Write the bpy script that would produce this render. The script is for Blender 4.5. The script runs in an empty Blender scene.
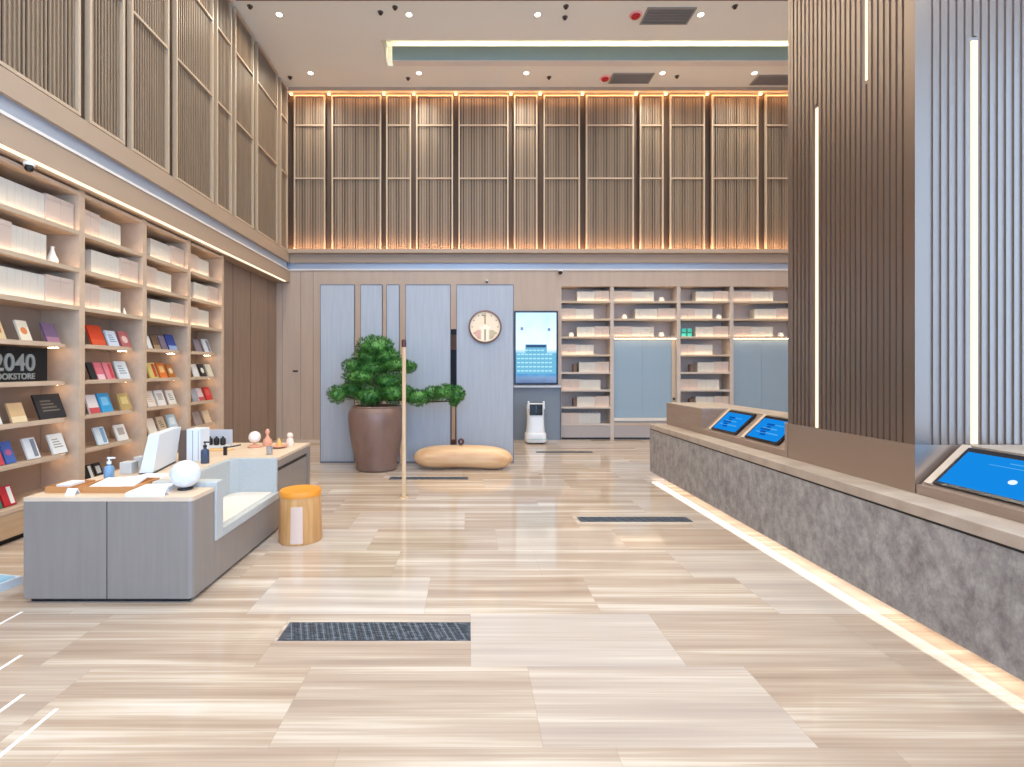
import bpy, math, random
from mathutils import Vector, Matrix
random.seed(7)
S = bpy.context.scene
COL = S.collection

# ------------------------------------------------------------------ camera
F, H, VX, VY = 505.0, 1.65, 469.0, 369.0
cd = bpy.data.cameras.new('camera'); cam = bpy.data.objects.new('camera', cd); COL.objects.link(cam)
cam.location = (0, 0, H); cam.rotation_euler = (math.pi/2, 0, 0)
cd.sensor_width = 36; cd.lens = F/1024*36
cd.shift_x = (512-VX)/1024; cd.shift_y = -(383.5-VY)/1024
cd.clip_start = 0.05
S.camera = cam
S.view_settings.view_transform = 'Standard'; S.view_settings.look = 'None'
S.view_settings.exposure = 0.05; S.view_settings.gamma = 1.0
S.view_settings.use_curve_mapping = False

# ------------------------------------------------------------------ world: blue daylight that enters through the glass front
w = bpy.data.worlds.new('world'); S.world = w; w.use_nodes = True
bg = w.node_tree.nodes['Background']; bg.inputs[0].default_value = (0.40, 0.64, 1.0, 1); bg.inputs[1].default_value = 4.9
DOWNLIGHT_W = 27.0
LAMP_COL = (0.98, 0.92, 0.78)

# ------------------------------------------------------------------ colour and materials
def lin(c):
    c /= 255.0
    return c/12.92 if c <= 0.04045 else ((c+0.055)/1.055)**2.4
def rgb(c): return (lin(c[0]), lin(c[1]), lin(c[2]), 1)
MATS = {}
def mat(name, c, rough=0.5, metal=0.0, c2=None, scale=(1, 1, 1), detail=4, bump=0.0, spec=0.5, emit=None, estr=0.0, ramp=(0.35, 0.65), coat=0.0):
    if name in MATS: return MATS[name]
    m = bpy.data.materials.new(name); m.use_nodes = True
    nt = m.node_tree; p = nt.nodes['Principled BSDF']
    p.inputs['Base Color'].default_value = rgb(c)
    p.inputs['Roughness'].default_value = rough
    p.inputs['Metallic'].default_value = metal
    p.inputs['Specular IOR Level'].default_value = spec
    p.inputs['Coat Weight'].default_value = coat
    if c2 is not None or bump:
        tc = nt.nodes.new('ShaderNodeTexCoord'); mp = nt.nodes.new('ShaderNodeMapping')
        mp.inputs['Scale'].default_value = scale
        nz = nt.nodes.new('ShaderNodeTexNoise'); nz.inputs['Scale'].default_value = 1.0
        nz.inputs['Detail'].default_value = detail
        nt.links.new(tc.outputs['Object'], mp.inputs[0]); nt.links.new(mp.outputs[0], nz.inputs['Vector'])
        if c2 is not None:
            r = nt.nodes.new('ShaderNodeValToRGB')
            r.color_ramp.elements[0].position = ramp[0]; r.color_ramp.elements[1].position = ramp[1]
            r.color_ramp.elements[0].color = rgb(c); r.color_ramp.elements[1].color = rgb(c2)
            nt.links.new(nz.outputs[0], r.inputs[0]); nt.links.new(r.outputs[0], p.inputs['Base Color'])
        if bump:
            b = nt.nodes.new('ShaderNodeBump'); b.inputs['Strength'].default_value = bump; b.inputs['Distance'].default_value = 0.01
            nt.links.new(nz.outputs[0], b.inputs['Height']); nt.links.new(b.outputs[0], p.inputs['Normal'])
    if emit is not None:
        p.inputs['Emission Color'].default_value = rgb(emit); p.inputs['Emission Strength'].default_value = estr
    MATS[name] = m
    return m

def floor_material():
    m = bpy.data.materials.new('vein_cut_travertine'); m.use_nodes = True
    nt = m.node_tree; p = nt.nodes['Principled BSDF']; N = nt.nodes.new; L = nt.links.new
    def math_(op, a, b=None, c=None):
        n = N('ShaderNodeMath'); n.operation = op
        for i, v in enumerate((a, b, c)):
            if v is None: continue
            if isinstance(v, (int, float)): n.inputs[i].default_value = v
            else: L(v, n.inputs[i])
        return n.outputs[0]
    geo = N('ShaderNodeNewGeometry'); sep = N('ShaderNodeSeparateXYZ'); L(geo.outputs['Position'], sep.inputs[0])
    X, Y = sep.outputs[0], sep.outputs[1]
    ry = math_('DIVIDE', math_('SUBTRACT', Y, 2.2), 0.6)
    row = math_('FLOOR', ry)
    cx = math_('DIVIDE', math_('ADD', math_('SUBTRACT', X, 0.324), math_('MULTIPLY', row, 0.314)), 1.2)
    colm = math_('FLOOR', cx)
    fx = math_('FRACT', cx); fy = math_('FRACT', ry)
    cmb = N('ShaderNodeCombineXYZ'); L(row, cmb.inputs[0]); L(colm, cmb.inputs[1])
    wn = N('ShaderNodeTexWhiteNoise'); wn.noise_dimensions = '2D'; L(cmb.outputs[0], wn.inputs['Vector'])
    h = wn.outputs['Value']
    wr = N('ShaderNodeTexWhiteNoise'); wr.noise_dimensions = '1D'; L(row, wr.inputs['W'])
    hs = math_('ADD', math_('MULTIPLY', h, 0.012), wr.outputs['Value'])
    def veins(sx, sy, k, det=3):
        c = N('ShaderNodeCombineXYZ')
        L(math_('ADD', math_('MULTIPLY', X, sx), math_('MULTIPLY', h, 1.5)), c.inputs[0])
        L(math_('ADD', math_('MULTIPLY', Y, sy), math_('MULTIPLY', hs, k)), c.inputs[1])
        n = N('ShaderNodeTexNoise'); n.inputs['Scale'].default_value = 1; n.inputs['Detail'].default_value = det
        n.inputs['Distortion'].default_value = 0.15
        L(c.outputs[0], n.inputs['Vector']); return n.outputs[0]
    broad = veins(0.35, 7.5, 91.0, 4); fine = veins(0.9, 55.0, 53.0, 4)
    v = math_('ADD', math_('MULTIPLY', broad, 0.68), math_('MULTIPLY', fine, 0.32))
    r = N('ShaderNodeValToRGB'); L(v, r.inputs[0])
    e = r.color_ramp.elements
    e[0].position = 0.30; e[0].color = rgb((152, 131, 115)); e[1].position = 0.68; e[1].color = rgb((220, 206, 192))
    for pos, c in ((0.42, (172, 149, 130)), (0.52, (187, 166, 146)), (0.58, (204, 187, 168))):
        q = e.new(pos); q.color = rgb(c)
    mx = N('ShaderNodeMix'); mx.data_type = 'RGBA'; mx.blend_type = 'MIX'
    L(math_('MULTIPLY', math_('POWER', h, 3.0), 0.38), mx.inputs[0]); L(r.outputs[0], mx.inputs[6]); mx.inputs[7].default_value = rgb((214, 207, 202))
    # thin joints
    ex = math_('MINIMUM', fx, math_('SUBTRACT', 1.0, fx)); ey = math_('MINIMUM', fy, math_('SUBTRACT', 1.0, fy))
    j = math_('MAXIMUM', math_('LESS_THAN', ex, 0.0012), math_('LESS_THAN', ey, 0.0024))
    mj = N('ShaderNodeMix'); mj.data_type = 'RGBA'; L(math_('MULTIPLY', j, 0.35), mj.inputs[0]); L(mx.outputs[2], mj.inputs[6]); mj.inputs[7].default_value = rgb((140, 118, 100))
    L(mj.outputs[2], p.inputs['Base Color'])
    p.inputs['Roughness'].default_value = 0.08
    p.inputs['Specular IOR Level'].default_value = 0.5
    return m

def emis(name, c, st):
    if name in MATS: return MATS[name]
    m = bpy.data.materials.new(name); m.use_nodes = True; nt = m.node_tree
    nt.nodes.remove(nt.nodes['Principled BSDF'])
    e = nt.nodes.new('ShaderNodeEmission'); e.inputs[0].default_value = rgb(c); e.inputs[1].default_value = st
    nt.links.new(e.outputs[0], nt.nodes['Material Output'].inputs[0]); MATS[name] = m
    return m

# ------------------------------------------------------------------ mesh builder
class MB:
    def __init__(s): s.v = []; s.f = []
    def box(s, x0, x1, y0, y1, z0, z1, M=None):
        n = len(s.v); c = [Vector((x, y, z)) for z in (z0, z1) for y in (y0, y1) for x in (x0, x1)]
        if M is not None: c = [M @ q for q in c]
        s.v += c
        s.f += [tuple(n+i for i in q) for q in ((0, 2, 3, 1), (4, 5, 7, 6), (0, 1, 5, 4), (2, 6, 7, 3), (0, 4, 6, 2), (1, 3, 7, 5))]
        return s
    def prism(s, pts, a, b, axis='z', M=None):
        """pts: 2D outline (ccw); extruded from a to b along axis"""
        n = len(s.v); k = len(pts)
        def P(p, t):
            if axis == 'z': q = Vector((p[0], p[1], t))
            elif axis == 'y': q = Vector((p[0], t, p[1]))
            else: q = Vector((t, p[0], p[1]))
            return M @ q if M is not None else q
        s.v += [P(p, a) for p in pts] + [P(p, b) for p in pts]
        s.f += [tuple(n+i for i in reversed(range(k))), tuple(n+k+i for i in range(k))]
        s.f += [(n+i, n+(i+1) % k, n+k+(i+1) % k, n+k+i) for i in range(k)]
        return s
    def lathe(s, prof, c=(0, 0, 0), seg=32, sx=1, sy=1, M=None, ring=False):
        if ring: prof = list(prof)+[prof[0]]
        n = len(s.v); m = len(prof)
        for (r, z) in prof:
            for i in range(seg):
                a = 2*math.pi*i/seg
                q = Vector((c[0]+r*sx*math.cos(a), c[1]+r*sy*math.sin(a), c[2]+z))
                s.v.append(M @ q if M is not None else q)
        for j in range(m-1):
            for i in range(seg):
                s.f.append((n+j*seg+i, n+j*seg+(i+1) % seg, n+(j+1)*seg+(i+1) % seg, n+(j+1)*seg+i))
        if not ring: s.f.append(tuple(n+i for i in reversed(range(seg)))); s.f.append(tuple(n+(m-1)*seg+i for i in range(seg)))
        return s
    def loft(s, rings):
        """rings: list of closed rings (lists of 3D points, same length)"""
        n = len(s.v); k = len(rings[0])
        for r in rings: s.v += [Vector(q) for q in r]
        for j in range(len(rings)-1):
            for i in range(k):
                s.f.append((n+j*k+i, n+j*k+(i+1) % k, n+(j+1)*k+(i+1) % k, n+(j+1)*k+i))
        s.f.append(tuple(n+i for i in reversed(range(k)))); s.f.append(tuple(n+(len(rings)-1)*k+i for i in range(k)))
        return s
    def sphere(s, c, r, seg=24, rings=14, sz=1.0):
        return s.lathe([(max(r*math.sin(math.pi*i/rings), 1e-4), -r*sz*math.cos(math.pi*i/rings)) for i in range(rings+1)], c, seg)
    def tube(s, pts, rad, seg=10):
        pts = [Vector(p) for p in pts]; rings = []
        if not isinstance(rad, (list, tuple)): rad = [rad]*len(pts)
        up = Vector((0.13, 0.21, 1)).normalized()
        for i, p in enumerate(pts):
            t = (pts[min(i+1, len(pts)-1)]-pts[max(i-1, 0)]).normalized()
            a = t.cross(up)
            if a.length < 0.05: a = t.cross(Vector((1, 0, 0)))
            a.normalize(); b = t.cross(a)
            rings.append([p+(a*math.cos(2*math.pi*k/seg)+b*math.sin(2*math.pi*k/seg))*rad[i] for k in range(seg)])
        return s.loft(rings)
    def build(s, name, m, parent=None, origin=None, smooth=False, bevel=0.0, seg=2, local=False, sub=0):
        me = bpy.data.meshes.new(name)
        off = Vector((0, 0, 0))
        if parent is not None and not local:
            r = parent
            while r.parent: r = r.parent
            off = r.location.copy()
        elif parent is None and origin is not None: off = Vector(origin)
        me.from_pydata([tuple(q-off) for q in s.v], [], s.f); me.update()
        import bmesh
        bm = bmesh.new(); bm.from_mesh(me); bmesh.ops.recalc_face_normals(bm, faces=bm.faces); bm.to_mesh(me); bm.free()
        me.materials.append(m)
        if smooth:
            for f in me.polygons: f.use_smooth = True
            try: me.set_sharp_from_angle(angle=math.radians(38))
            except Exception: pass
        o = bpy.data.objects.new(name, me); COL.objects.link(o)
        if parent is not None: o.parent = parent
        elif origin is not None: o.location = origin
        if bevel:
            b = o.modifiers.new('bevel', 'BEVEL'); b.width = bevel; b.segments = seg; b.limit_method = 'ANGLE'
            b.angle_limit = math.radians(50)
        if sub:
            b = o.modifiers.new('sub', 'SUBSURF'); b.levels = sub; b.render_levels = sub
        return o
def B(*a): return MB().box(*a)
def thing(name, label, cat, loc=(0, 0, 0), group=None, rz=0):
    o = bpy.data.objects.new(name, None); COL.objects.link(o); o.empty_display_size = 0.1
    o.location = loc; o.rotation_euler = (0, 0, rz)
    o['label'] = label; o['category'] = cat
    if group: o['group'] = group
    return o
def tag(o, label, cat, group=None):
    o['label'] = label; o['category'] = cat
    if group: o['group'] = group
    return o
def struct(o): o['kind'] = 'structure'; return o
def P(px, py, D): return Vector(((px-VX)*D/F, D, H-(py-VY)*D/F))
def XP(px, D): return (px-VX)*D/F
def text_mesh(body, size, m, parent, name, M, depth=0.004, spacing=1.0, label=None, bold=0.0):
    """real lettering, converted to a mesh; M is the local matrix (text lies in its own XY plane)"""
    cu = bpy.data.curves.new(name, 'FONT'); cu.body = body; cu.size = size; cu.extrude = depth; cu.offset = bold
    cu.align_x = 'CENTER'; cu.align_y = 'CENTER'; cu.space_character = spacing
    t = bpy.data.objects.new('tmp', cu); COL.objects.link(t)
    dg = bpy.context.evaluated_depsgraph_get(); me = bpy.data.meshes.new_from_object(t.evaluated_get(dg))
    bpy.data.objects.remove(t); bpy.data.curves.remove(cu)
    me.transform(M); me.materials.clear(); me.materials.append(m)
    o = bpy.data.objects.new(name, me); COL.objects.link(o); o.parent = parent
    if label: o['label'] = label
    return o

# ------------------------------------------------------------------ palette
PAINT = mat('beige_wall_panel', (188, 164, 146), 0.55, c2=(194, 171, 152), scale=(8, 8, 1))
CEIL = mat('ceiling_paint', (232, 230, 220), 0.8)
SCREENWOOD = mat('bronze_wood_slats', (140, 119, 98), 0.5, c2=(152, 130, 108), scale=(30, 30, 2))
FRAMEWOOD = mat('light_wood_frame', (196, 172, 146), 0.45)
BACKING = mat('panel_backing', (112, 90, 70), 0.7)
FASCIA = mat('beige_fascia', (178, 154, 132), 0.5)
BLUEMET = mat('anodised_blue_grey_moulding', (172, 180, 194), 0.4, metal=0.3)
WHITEPL = mat('white_plaster', (232, 226, 220), 0.6)
DARKWOOD = mat('dark_wood_wall', (140, 117, 102), 0.5, c2=(150, 127, 111), scale=(14, 14, 1.2))
SHELF = mat('pale_wood_shelf', (200, 172, 146), 0.5, c2=(208, 181, 155), scale=(10, 4, 10))
SHELFBACK = mat('shelf_back_board', (176, 152, 132), 0.6)
BASEWOOD = mat('oak_base_drawer', (186, 152, 118), 0.5, c2=(196, 163, 130), scale=(6, 2, 20))
LED = emis('warm_led', (255, 226, 190), 9.0)
LEDSH = emis('shelf_led', (255, 222, 182), 15.0)
LEDUNDER = emis('under_shelf_led', (255, 222, 184), 5.0)
LEDGOLD = emis('golden_cove_led', (255, 190, 120), 30.0)
LEDSOFF = emis('soffit_led', (255, 236, 206), 1.5)
LEDCOL = emis('column_led', (255, 240, 200), 1.6)
LEDFLOOR = emis('toe_kick_led', (255, 240, 222), 4.4)
LEDCOVE = emis('ceiling_cove_led', (255, 240, 205), 16.0)
BULB = emis('downlight_bulb', (255, 246, 232), 12.0)
DARK = mat('dark_plastic', (28, 28, 32), 0.35)
BLACK = mat('black_matte', (14, 14, 18), 0.5)
WHITE = mat('white_plastic', (238, 238, 240), 0.35)

# ================================================================== STRUCTURE
YB, XL, XR, ZC, YR = 11.8, -4.18, 8.6, 8.15, -3.2
XLL = -4.5                               # lower left wall, under the overhang
XBK = -4.78                              # behind the bookcases
FL = struct(MB().box(-5.3, XR, YR, 12.4, -0.2, 0.0).build('floor', floor_material()))
# ceiling with the recessed light slot
s0, s1, sx0 = 9.98, 10.83, -1.74
c = MB()
c.box(-5.3, XR, YR, s0, ZC, ZC+0.6); c.box(-5.3, XR, s1, 12.4, ZC, ZC+0.6); c.box(-5.3, sx0, s0, s1, ZC, ZC+0.6)
c.box(sx0, XR, s0, s1, 8.56, ZC+0.6)
struct(c.build('ceiling', CEIL))
struct(B(sx0+0.12, XR-0.02, s1-0.18, s1-0.15, ZC+0.005, 8.46).build('trim_1', mat('grey_green_slot_face', (150, 168, 162), 0.5)))
struct(B(sx0+0.12, XR-0.02, s1-0.19, s1-0.001, ZC-0.008, ZC+0.004).build('trim_2', mat('slot_lip', (222, 214, 206), 0.4)))
led = tag(B(sx0+0.14, XR-0.05, s1-0.14, s1-0.11, 8.36, 8.39).build('cove_light', LEDCOVE, origin=(3, s0, 8.5)), 'warm linear light tucked inside the long recess in the ceiling', 'light')
o = struct(B(-4.1, XR-0.02, 8.86, 8.9, ZC-0.012, ZC-0.001).build('trim_3', mat('ceiling_joint', (120, 100, 84), 0.6)))

# left wall: upper backing, fascia, moulding, soffit, recessed lower wall
struct(MB().box(-5.3, XL-0.20, YR, YB+0.3, 4.36, ZC).box(-5.3, XLL, 8.92, YB+0.3, 0, 4.36).box(-5.3, XBK, YR, 8.92, 0, 4.36).build('wall_left', DARKWOOD))
# fascia (front plane XL) in bands
struct(MB().box(XLL+0.001, XL, YR, YB, 4.13, 4.36).box(XLL+0.001, XL, YR, YB, 3.67, 3.93).build('trim_4', FASCIA))
struct(MB().box(XLL+0.001, XL-0.05, YR, YB-0.06, 3.96, 4.13).build('trim_5', BLUEMET))
struct(MB().box(XLL+0.001, XL+0.015, YR, YB-0.02, 3.93, 3.96).build('trim_6', WHITEPL))
struct(B(XL-0.035, XL, YR, YB, 3.60, 3.67).build('trim_7', FASCIA)) if False else None
# soffit joint lines of the dark wall
g = MB()
for yy in (9.62, 10.4, 11.3): g.box(XLL, XLL+0.004, yy, yy+0.012, 0.02, 3.66)
struct(g.build('trim_8', mat('dark_joint', (92, 76, 66), 0.7)))
# back wall
struct(MB().box(-5.3, XR, YB+0.14, 12.4, 4.36, ZC).box(XLL, 0.98, YB, 12.4, 0, 3.95).box(0.98, 2.16, YB, 12.4, 0, 3.58).box(0.98, XR, YB, 12.4, 3.58, 3.95)
       .box(2.16, XR, YB+0.42, 12.4, 0, 3.58).box(7.80, XR, YB, YB+0.42, 0, 3.58).build('wall_back', PAINT))
struct(MB().box(XLL, XR, YB-0.02, YB+0.14, 4.13, 4.36).build('trim_9', FASCIA))
struct(MB().box(XLL, XR, YB+0.04, YB+0.14, 3.98, 4.13).build('trim_10', BLUEMET))
struct(MB().box(XL+0.015, XR, YB-0.03, YB+0.1, 3.95, 3.98).build('trim_11', WHITEPL))
g = MB()
for px in (282, 300.5, 313): g.box(XP(px, YB), XP(px, YB)+0.01, YB-0.003, YB, 0.02, 3.93)
struct(g.build('trim_12', mat('joint_line', (150, 126, 108), 0.7)))
# right wall, rear glass front
struct(MB().box(XR, XR+0.3, 3.2, 12.4, 0, ZC).box(XR, XR+0.3, YR, 3.2, 7.0, ZC).box(XR, XR+0.3, YR, -2.4, 0, 7.0).build('wall_right', PAINT))
struct(MB().box(-5.3, XR+0.3, YR-0.3, YR, 7.6, ZC).box(-5.3, -4.5, YR-0.3, YR, 0, 7.6).box(7.9, XR+0.3, YR-0.3, YR, 0, 7.6).build('wall_rear', PAINT))
GLASS = bpy.data.materials.new('clear_glass'); GLASS.use_nodes = True
nt = GLASS.node_tree; nt.nodes.remove(nt.nodes['Principled BSDF'])
tr = nt.nodes.new('ShaderNodeBsdfTransparent'); gl = nt.nodes.new('ShaderNodeBsdfGlossy'); gl.inputs['Roughness'].default_value = 0.02
mxs = nt.nodes.new('ShaderNodeMixShader'); mxs.inputs[0].default_value = 0.06
nt.links.new(tr.outputs[0], mxs.inputs[1]); nt.links.new(gl.outputs[0], mxs.inputs[2]); nt.links.new(mxs.outputs[0], nt.nodes['Material Output'].inputs[0])
g = MB()
for i in range(7):
    x = -4.5+i*12.4/6; g.box(x-0.04, x+0.04, YR-0.2, YR-0.05, 0, 7.6)
for z in (0.0, 2.6, 5.1, 7.55): g.box(-4.5, 7.9, YR-0.2, YR-0.05, z, z+0.05)
win = struct(g.build('window_1', mat('dark_mullion', (60, 58, 58), 0.4)))
g = MB()
for yy in (-2.4, -0.55, 1.3, 3.15): g.box(XR+0.05, XR+0.2, yy, yy+0.05, 0, 7.0)
for z in (0.0, 2.6, 5.1, 6.95): g.box(XR+0.05, XR+0.2, -2.4, 3.2, z, z+0.05)
added_win = struct(g.build('added_window_2', MATS['dark_mullion'])); B(XR+0.12, XR+0.13, -2.4, 3.2, 0, 7.0).build('pane', GLASS, parent=added_win)  # unseen side window, added to throw daylight on the desk's long side
gp = B(-4.5, 7.9, YR-0.13, YR-0.12, 0, 7.6).build('pane', GLASS, parent=win)

# ------------------------------------------------------------------ floor grilles and thin white strips
GR = mat('dark_slate_insert', (36, 46, 58), 0.45, c2=(118, 126, 138), scale=(14, 70, 10), detail=5, ramp=(0.45, 0.75))
grates = [(-1.165, 0.01, 3.065, 3.285, 'dark slate floor grille nearest the camera, in the open floor'), (1.2, 2.42, 5.45, 5.63, 'dark slate floor grille beside the stone counter'),
          (-1.2, -0.01, 7.54, 7.72, 'dark slate floor grille in front of the plant pot and bench'), (1.33, 2.45, 9.95, 10.1, 'dark slate floor grille farthest away, in front of the robot')]
for x0, x1, y0, y1, lb in grates:
    t = thing('floor_grille', lb, 'floor grille', ((x0+x1)/2, (y0+y1)/2, 0.0), group='slate floor grilles')
    a = 0.006
    B(x0, x1, y0, y1, 0.0005, 0.003).build('grille_base', GR, t)
    n = int((x1-x0)/0.02); b = MB(); d_ = MB()
    for i in range(n):
        xx = x0+0.008+i*0.02; dx = 0.075
        if xx+dx+0.006 < x1: (b if (i*7) % 5 < 2 else d_).prism([(xx+dx, y0+a), (xx+dx+0.006, y0+a), (xx+0.006, y1-a), (xx, y1-a)], 0.003, 0.0045)
    b.build('pale_ribs', mat('grille_ribs', (104, 116, 130), 0.5), t); d_.build('dark_ribs', mat('grille_dark_ribs', (34, 42, 54), 0.5), t)
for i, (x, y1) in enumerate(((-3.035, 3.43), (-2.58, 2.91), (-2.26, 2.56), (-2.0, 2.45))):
    struct(B(x-0.01, x+0.01, 0.6, y1, 0.0004, 0.002).build('trim_%d' % (13+i), mat('white_floor_strip', (250, 246, 240), 0.3)))  # thin white strips running along the floor

# ================================================================== UPPER SLATTED PANELS
def wall_panel(a, b, z0, z1, side, label, rails=(7.35, 6.11), group='slatted screen panels'):
    """side 'back': spans x a..b at Y=YB ; side 'left': spans y a..b at X=XL"""
    ordn = label
    if side == 'back':
        t = thing('slatted_panel', ordn, 'wall panel', ((a+b)/2, YB, z0), group)
        M = Matrix.Identity(4)
        def bx(mb, u0, u1, d0, d1, q0, q1): mb.box(u0, u1, YB+d0, YB+d1, q0, q1)
    else:
        t = thing('slatted_panel', ordn, 'wall panel', (XL, (a+b)/2, z0), group)
        def bx(mb, u0, u1, d0, d1, q0, q1): mb.box(XL-d1, XL-d0, u0, u1, q0, q1)
    f = MB(); w_ = 0.035
    bx(f, a, a+w_, 0.0, 0.06, z0, z1); bx(f, b-w_, b, 0.0, 0.06, z0, z1)
    bx(f, a+w_, b-w_, 0.0, 0.06, z0, z0+w_); bx(f, a+w_, b-w_, 0.0, 0.06, z1-w_, z1)
    f.build('frame', FRAMEWOOD, t)
    for r in rails:
        q = MB(); bx(q, a+w_, b-w_, 0.0, 0.03, r-0.016, r+0.016); q.build('rail', FRAMEWOOD, t)
    def slats(pitch, half, d0, d1, nm, m):
        s_ = MB(); n = max(3, int((b-a-2*w_)/pitch)); off = (b-a-2*w_-n*pitch)/2
        for i in range(n):
            u = a+w_+off+(i+0.5)*pitch
            bx(s_, u-half, u+half, d0, d1, z0+w_, z1-w_)
        s_.build(nm, m, t)
    slats(0.05, 0.0095, 0.03, 0.046, 'front_slats', SCREENWOOD)
    slats(0.0625, 0.019, 0.064, 0.076, 'rear_slats', mat('rear_slat_wood', (176, 150, 124), 0.5))
    q = MB(); bx(q, a, b, 0.095, 0.105, z0, z1); q.build('backing_board', mat('brown_backing', (88, 70, 56), 0.6) if side == 'back' else mat('taupe_backing', (118, 97, 79), 0.6), t)
backpx = [(293.7, 325), (331.5, 381), (386, 411), (416, 453), (458.5, 508.5), (514, 537.5), (543.7, 580), (586, 634), (640, 663.6), (670, 705), (712, 758.6), (765.5, 815), (820, 845)]
for i in range(len(backpx)+1):
    g0 = backpx[i-1][1] if i else backpx[0][0]-6.5
    g1 = backpx[i][0] if i < len(backpx) else backpx[-1][1]+6
    gx = XP((g0+g1)/2, YB)
    for zz, wd in ((4.385, 'foot'), (8.09, 'top')):
        t_ = B(gx-0.03, gx+0.03, YB+0.03, YB+0.09, zz, zz+0.02).build('gap_light', emis('gap_led_' + wd, (255, 204, 150), 60.0 if wd == 'foot' else 5.0), origin=(gx, YB+0.06, zz))
        tag(t_, 'warm light at %s of %s gap from left between back wall panels' % (wd, ['1st', '2nd', '3rd', '4th', '5th', '6th', '7th', '8th', '9th', '10th', '11th', '12th', '13th', '14th'][i]), 'light', 'gap lights between the panels')
struct(B(-4.3, XR, YB+0.125, YB+0.139, 4.36, ZC-0.001).build('trim_20', mat('gap_brown', (92, 70, 54), 0.6)))
ords = ['first', 'second', 'third', 'fourth', 'fifth', 'sixth', 'seventh', 'eighth', 'ninth', 'tenth', 'eleventh', 'twelfth', 'thirteenth']
for i, (a, b) in enumerate(backpx):
    wd = 'wide' if b-a > 44 else ('narrow' if b-a < 28 else 'medium-width')
    wall_panel(XP(a, YB), XP(b, YB), 4.37, 8.06, 'back', '%s tall slatted bronze panel, %s from the corner on the upper back wall' % (wd, ords[i]))
leftD = [(3.25, 4.28), (4.37, 5.44), (5.57, 6.14), (6.26, 7.05), (7.22, 8.27), (8.38, 8.91), (9.04, 9.82), (9.98, 11.05), (11.22, 11.66)]
for i, (a, b) in enumerate(leftD):
    wd = 'wide' if b-a > 0.9 else ('narrow' if b-a < 0.6 else 'medium-width')
    wall_panel(a, b, 4.37, 8.12, 'left', '%s slatted bronze panel, %s from the camera on the upper left wall' % (wd, ords[i]))
struct(B(-5.2, XL-0.13, YR, YB+0.1, 4.36, ZC).build('wall_left_backing', BACKING)) if False else None
# linear lights that graze the back wall panels: behind a lip below and a valance above
struct(MB().box(XL, XR-0.02, YB-0.16, YB-0.13, ZC-0.07, ZC-0.001).build('trim_17', FASCIA))
tag(B(XL+0.02, XR-0.05, YB-0.128, YB-0.115, ZC-0.05, ZC-0.02).build('wall_washer_light', LEDGOLD, origin=(2, YB-0.12, ZC-0.03)), 'golden linear light grazing the tops of the back wall panels', 'light')
struct(MB().box(XL, XR-0.02, YB-0.14, YB-0.02, 4.34, 4.36).box(XL, XR-0.02, YB-0.16, YB-0.14, 4.33, 4.42).build('trim_18', FASCIA))
tag(B(XL+0.02, XR-0.05, YB-0.138, YB-0.125, 4.365, 4.40).build('wall_washer_light', emis('warm_foot_led', (255, 204, 156), 42.0), origin=(2, YB-0.13, 4.37)), 'golden linear light grazing the feet of the back wall panels', 'light')

# ================================================================== CEILING FITTINGS
def downlight(x, y, lb):
    t = thing('downlight', lb, 'ceiling light', (x, y, ZC), group='recessed ceiling downlights')
    MB().lathe([(0.052, -0.006), (0.07, -0.006), (0.07, -0.001), (0.052, -0.001)], (x, y, ZC), 24, ring=True).build('trim_ring', WHITEPL, t)
    MB().lathe([(0.001, -0.005), (0.05, -0.005), (0.05, -0.002), (0.001, -0.002)], (x, y, ZC), 20).build('bulb', BULB, t)
    l = bpy.data.lights.new('downlight_lamp', 'AREA'); l.shape = 'DISK'; l.size = 0.14; l.energy = DOWNLIGHT_W; l.color = LAMP_COL; l.spread = math.radians(150)
    lo = bpy.data.objects.new('downlight_lamp', l); COL.objects.link(lo); lo.parent = t; lo.location = (0, 0, -0.02)
xs_w = [(-3.48, 'nearest the left wall'), (-1.1, 'second from the left wall'), (1.26, 'third from the left wall'), (4.25, 'beside the air vent'), (6.27, 'far right above the shelves')]
rows = [(9.26, 'front row visible, before the light slot'), (11.09, 'back row, between the slot and panels'), (7.4, 'overhead row past the desk'), (5.5, 'overhead row above the desk'), (3.6, 'overhead row above the column'), (1.7, 'overhead row just ahead of camera'), (-0.3, 'overhead row at the camera'), (-2.0, 'overhead row by the glass front')]
for y, rl in rows:
    for x, xl in xs_w:
        if (3.0 < x < 5.5) and 3.3 < y < 4.9: continue
        downlight(x, y, 'round ceiling downlight, %s; %s' % (xl, rl))
for px, py, lb in ((250, 6, 'leftmost'), (395, 7, 'left of centre'), (380.5, 12, 'pale one left of centre'), (566, 6, 'centre'), (565, 17, 'pale one at centre'), (735, 6, 'right of the vent')):
    D = F*(ZC-H)/(VY-py); x = XP(px, D)
    t = thing('sprinkler', 'small ceiling sprinkler before the light slot, %s' % lb, 'sprinkler', (x, D, ZC), group='ceiling sprinklers')
    MB().lathe([(0.05, -0.012), (0.05, -0.001)], (x, D, ZC), 16).build('plate', mat('sprinkler_plate', (110, 100, 94), 0.4, metal=0.5), t)
    MB().lathe([(0.022, -0.05), (0.03, -0.045), (0.012, -0.04), (0.014, -0.012)], (x, D, ZC), 12).build('head', mat('sprinkler_head', (70, 62, 58), 0.4, metal=0.5), t)
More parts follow.
